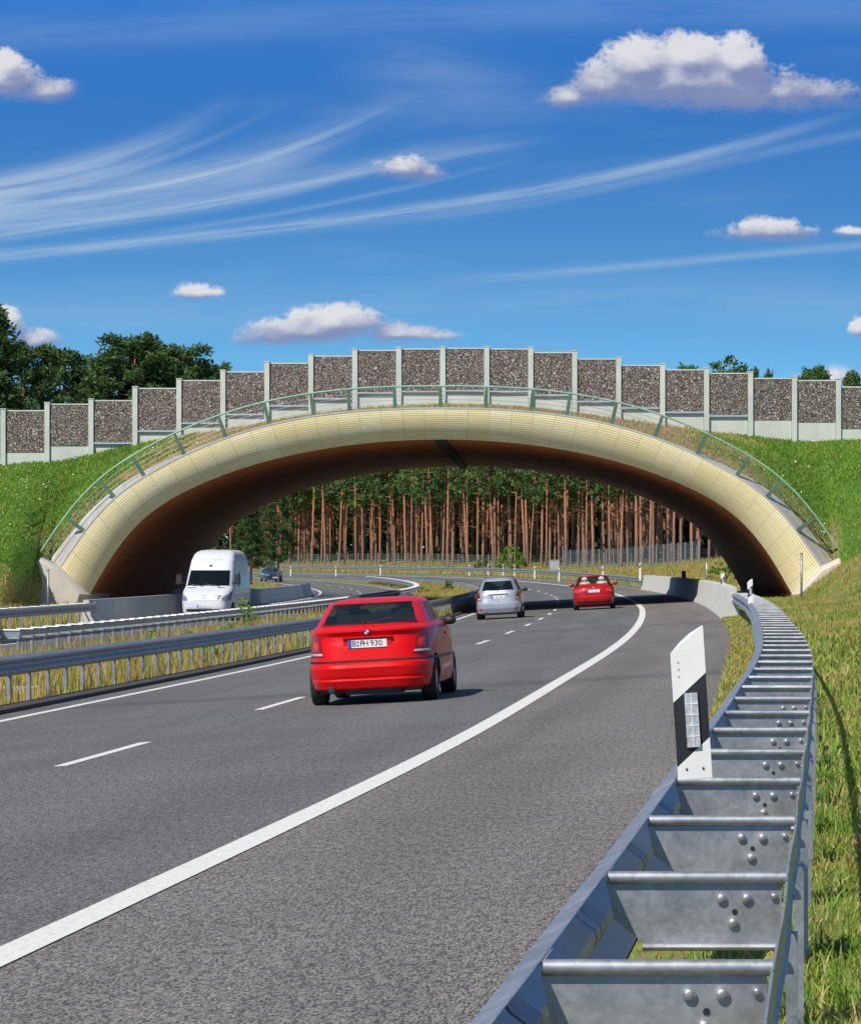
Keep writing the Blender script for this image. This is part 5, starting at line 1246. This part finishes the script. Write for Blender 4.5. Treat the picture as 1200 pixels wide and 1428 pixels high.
def bush(name, x, y, z, r, h, mats, n, lab, size=.16, cat='bush', group=None):
    cen = []
    for k in range(n):
        a = rng.uniform(0, 6.28); rr = r * math.sqrt(rng.random()) ; t = rng.random()
        cen.append((rr * math.cos(a) * (1 - .4 * t), rr * math.sin(a) * (1 - .4 * t), .15 + (h - .2) * t * (1 - .45 * (rr / r) ** 2)))
    o = empty(name, (x, y, z), 0, lab, cat, group)
    V = tuft_cloud(cen, 14, max(.10, r * .16), size); nf = len(V) // 4
    link('foliage', numpy_mesh('foliage', V, np.arange(nf * 4).reshape(-1, 4), 4, (nr.rand(nf) < .3).astype(int), mats), o)
    st = MB()
    for c_ in cen[:max(4, n // 4)]: st.tube([(0, 0, -.05), (c_[0] * .5, c_[1] * .5, c_[2] * .6), c_], [.02 * h, .012 * h, .004], 4, caps=False)
    st.build('stem', 'pine_bark', o); return o
bush('bush', (712 - 600) / F * 382, 382, fgz((712 - 600) / F * 382, 382), 1.9, 3.0, ['weed_leaf', 'blade_dark'], 60, 'round bright green bush in front of the red trunks of the forest', .22)
bush('bush', (672 - 600) / F * 390, 390, fgz((672 - 600) / F * 390, 390), 1.1, 1.3, ['needle', 'blade_dark'], 26, 'low dark green bush left of the round bright bush', .2)
bush('bush', (1012 - 600) / F * 226, 226, -.9, 1.3, 1.6, ['weed_leaf', 'blade_dark'], 30, 'low green shrub behind the right concrete barrier near the arch foot', .16)
bush('bush', (625 - 600) / F * 268, 268, -1.9, .55, .9, ['weed_leaf', 'needle'], 24, 'dark green bush in the tip of the median behind the silver car', .12)
bush('bush', (590 - 600) / F * 240, 240, -2.0, .6, .7, ['blade_yellow', 'weed_leaf'], 24, 'yellowish bush in the median close to the curve', .12)
def y_for(px, u):
    ys_ = np.arange(36, 320, .25); f = 600 + F * (Xe(ys_) + u) / ys_ - px; i = int(np.argmin(np.abs(f))); return float(ys_[i])
for px, u, h, lab in ((212, -9.9, .85, 'leafy green weed growing between the two median guardrails at the left'), (290, -8.75, .60, 'small green weed against the posts of the nearer median guardrail'),
   (318, -11.4, .75, 'green weed in the median below the white van'), (338, -12.2, 1.35, 'tall bright green weed covering the corner of the white van'), (352, -12.4, .95, 'bushy green weed to the right of the tall one by the van'),
   (262, -11.0, .5, 'low weed between the rungs of the far median guardrail and the van'), (598, -10.2, .7, 'green weeds in the median left of the silver car'), (400, -11.2, .5, 'short weeds in the median just left of the red hatchback')):
    Y = y_for(px, u); x = float(Xe(Y)) + u; bush('weed', x, Y, surf(u, Y), .20 + .08 * h, h, ['weed_leaf', 'blade_green'], int(14 + 9 * h), lab, .06, 'weed')
# ------------------------------------------------------------------ delineators, poles, fence
def delineator(x, y, z, hgt, lab, group=None, rz=0.0, tilt=0.0, detail=True):
    o = empty('delineator_post', (x, y, z), rz, lab, 'delineator', group); o.rotation_euler = (0, tilt, rz)
    w = .060; dpt = .11; sl = .055     # half width, depth, slope of the cut top
    sec = [(-w, 0), (w, 0), (w * .95, .012), (.018, dpt), (-.018, dpt), (-w * .95, .012)]
    def zat(x_, zc): return zc + (x_ / w) * sl * .9
    cuts = [0.0, hgt * .18, hgt * .62, hgt * .955] if detail else [0.0, hgt - .35, hgt - .17, hgt * .97]
    names = [('lower_part', 'white_plastic'), ('black_band', 'black_plastic'), ('upper_part', 'white_plastic')]
    for k in range(3):
        b_ = MB(); lo, hi = cuts[k], cuts[k + 1]
        bot = [(a, c, lo if k == 0 else zat(a, lo)) for a, c in sec]; top = [(a, c, zat(a, hi) if k < 2 else min(zat(a, hi), hgt * .955 + .042)) for a, c in sec]
        b_.sweep([bot, top]); po = b_.build(names[k][0], names[k][1], o, angle=30)
        if k == 1:
            r_ = MB(); r_.box((.002, -.006, (lo + hi) / 2 + .0), (.046, .012, .19 if detail else .15))
            ro = r_.build('reflector', 'reflector', po)
            if detail:
                for q in range(1, 5):
                    g_ = MB(); g_.box((.002, -.0125, (lo + hi) / 2 - .095 + q * .038), (.046, .002, .0025)); g_.build('reflector_rib', 'white_plastic', ro)
                g_ = MB(); g_.box((.002, -.0125, (lo + hi) / 2), (.0025, .0025, .19)); g_.build('reflector_rib', 'white_plastic', ro)
        if k == 0 and detail:
            for xx in (-.028, .030):
                s_ = MB(); s_.tube([(xx, .002, .035), (xx, -.004, .035)], .004, 8); s_.build('screw', 'black_plastic', po)
        if k == 2 and detail:
            for q in range(3):
                s_ = MB(); s_.tube([(-.035, .002, hgt * .70 + q * .025), (-.035, -.002, hgt * .70 + q * .025)], .0035, 8); s_.build('mark', 'cabinet_grey', po)
    return o
Yd = 12.55; xd = (969 - 600) / F * Yd
delineator(xd, Yd, -(1086 - YH) / F * Yd, .515, 'leaning black and white reflector post fixed on the near guardrail', tilt=R(-3.6))
delineator((1047 - 600) / F * 78, 78, -(848 - YH) / F * 78, .62, 'white and black reflector post standing where guardrail meets concrete barrier', tilt=R(-3), detail=False)
delineator((1007 - 600) / F * 122, 122, -(826 - YH) / F * 122, .66, 'small white reflector post behind the right concrete barrier in front of the arch foot', detail=False)
fd = [(892, 803, 226, 'post right above the far end of the right concrete barrier'), (840, 806, 262, 'post on the orange verge above the dark red convertible'), (779, 806, 300, 'post beside the grey cabinet'), (745, 806, 330, 'post left of the grey cabinet'), (717, 806, 345, 'post in front of the round green bush'), (701, 806, 350, 'post at the left foot of the round green bush'), (680, 806, 356, 'post near the low dark bush'), (654, 806, 362, 'post in front of the forest left of the bushes'), (530, 800, 390, 'post at the middle of the far grass strip'), (468, 800, 395, 'post toward the left end of the far grass strip'), (405, 800, 400, 'leftmost far post beyond the far bend')]
for px, py, Y, lab in fd:
    x = (px - 600) / F * Y; u = x - float(Xe(Y)); z = max(gz(u, Y), -(py - YH) / F * Y - .3)
    delineator(x, Y, z, 1.15, 'distant white delineator ' + lab, 'distant delineators', detail=False)
def pole(px, ytop, ybot, Y, r, lab, mat='galvanised_dull'):
    x = (px - 600) / F * Y; o = empty('marker_pole', (x, Y, (YH - ybot) / F * Y - .3), 0, lab, 'pole'); h = (ybot - ytop) / F * Y + .3
    b_ = MB(); b_.tube([(0, 0, 0), (0, 0, h)], r, 10); b_.build('shaft', mat, o, smooth=True); c_ = MB(); c_.tube([(0, 0, h), (0, 0, h + .03)], r * 1.4, 10); c_.build('cap', mat, o)
pole(1117, 772, 832, 150, .05, 'thin grey pole in front of the right foot of the arch')
pole(67, 795, 848, 150, .05, 'thin grey pole in front of the left footing of the arch')
pole(953, 797, 812, 200, .12, 'short black pole behind the right concrete barrier', 'black_plastic')
pole(985, 784, 806, 205, .04, 'thin pale pole behind the barrier near the far arch foot', 'galvanised_bright')
# equipment cabinet
x = (773 - 600) / F * 362; o = empty('equipment_cabinet', (x, 362, fgz(x, 362)), 0, 'light grey roadside cabinet at the forest edge', 'cabinet')
b_ = MB(); b_.box((0, 0, .55), (.95, .6, 1.1)); b_.build('housing', 'cabinet_grey', o); b_ = MB(); b_.box((0, 0, 1.13), (1.05, .7, .06)); b_.build('lid', 'galvanised_bright', o)
for s in (-1, 1):
    b_ = MB(); b_.box((s * .235, -.31, .56), (.44, .02, .98)); b_.build('door', 'cabinet_grey', o)
# wildlife fences in front of the trees
def fence(pxs, dist, h, lab, rows, cols):
    XY = []
    for px in pxs:
        Y = front(px) - dist; XY.append(((px - 600) / F * Y, Y))
    x0, y0 = XY[0]; o = empty('wildlife_fence', (x0, y0, 0), 0, lab, 'fence')
    for x, y in XY:
        z = fgz(x, y); b_ = MB(); b_.tube([(x - x0, y - y0, z - .2), (x - x0, y - y0, z + h + .1)], .05, 6); b_.build('post', 'fence_grey', o)
    for k in range(len(XY) - 1):
        (xa, ya), (xb, yb) = XY[k], XY[k + 1]; za, zb = fgz(xa, ya), fgz(xb, yb); b_ = MB()
        for q in range(1, rows + 1): b_.tube([(xa - x0, ya - y0, za + h * q / rows), (xb - x0, yb - y0, zb + h * q / rows)], .010, 4, caps=False)
        for q in range(1, cols):
            t = q / cols; x, y, z = xa + (xb - xa) * t - x0, ya + (yb - ya) * t - y0, za + (zb - za) * t
            b_.tube([(x, y, z), (x, y, z + h)], .010, 4, caps=False)
        b_.build('mesh_panel', 'fence_grey', o)
fence(list(range(785, 980, 10)), 6, 2.0, 'grey wire mesh fence on posts in front of the right part of the forest', 9, 6)
fence(list(range(345, 700, 14)), 3, 1.5, 'long low wire fence at the foot of the left part of the forest', 5, 5)
# drain slab in the median
b_ = MB(); Y = 59.5; x = float(Xe(Y)) - 9.4; b_.box((x, Y, surf(-9.4, Y) + .03), (.7, 1.5, .12), rz=-.1)
tag(b_.build('drain_slab', 'concrete', angle=30), 'flat concrete slab lying in the dry grass of the median', 'slab')
# prototype meshes that were only sources for copies
for to, co in kinds + dk:
    for s_ in (to, co):
        bpy.data.objects.remove(s_)
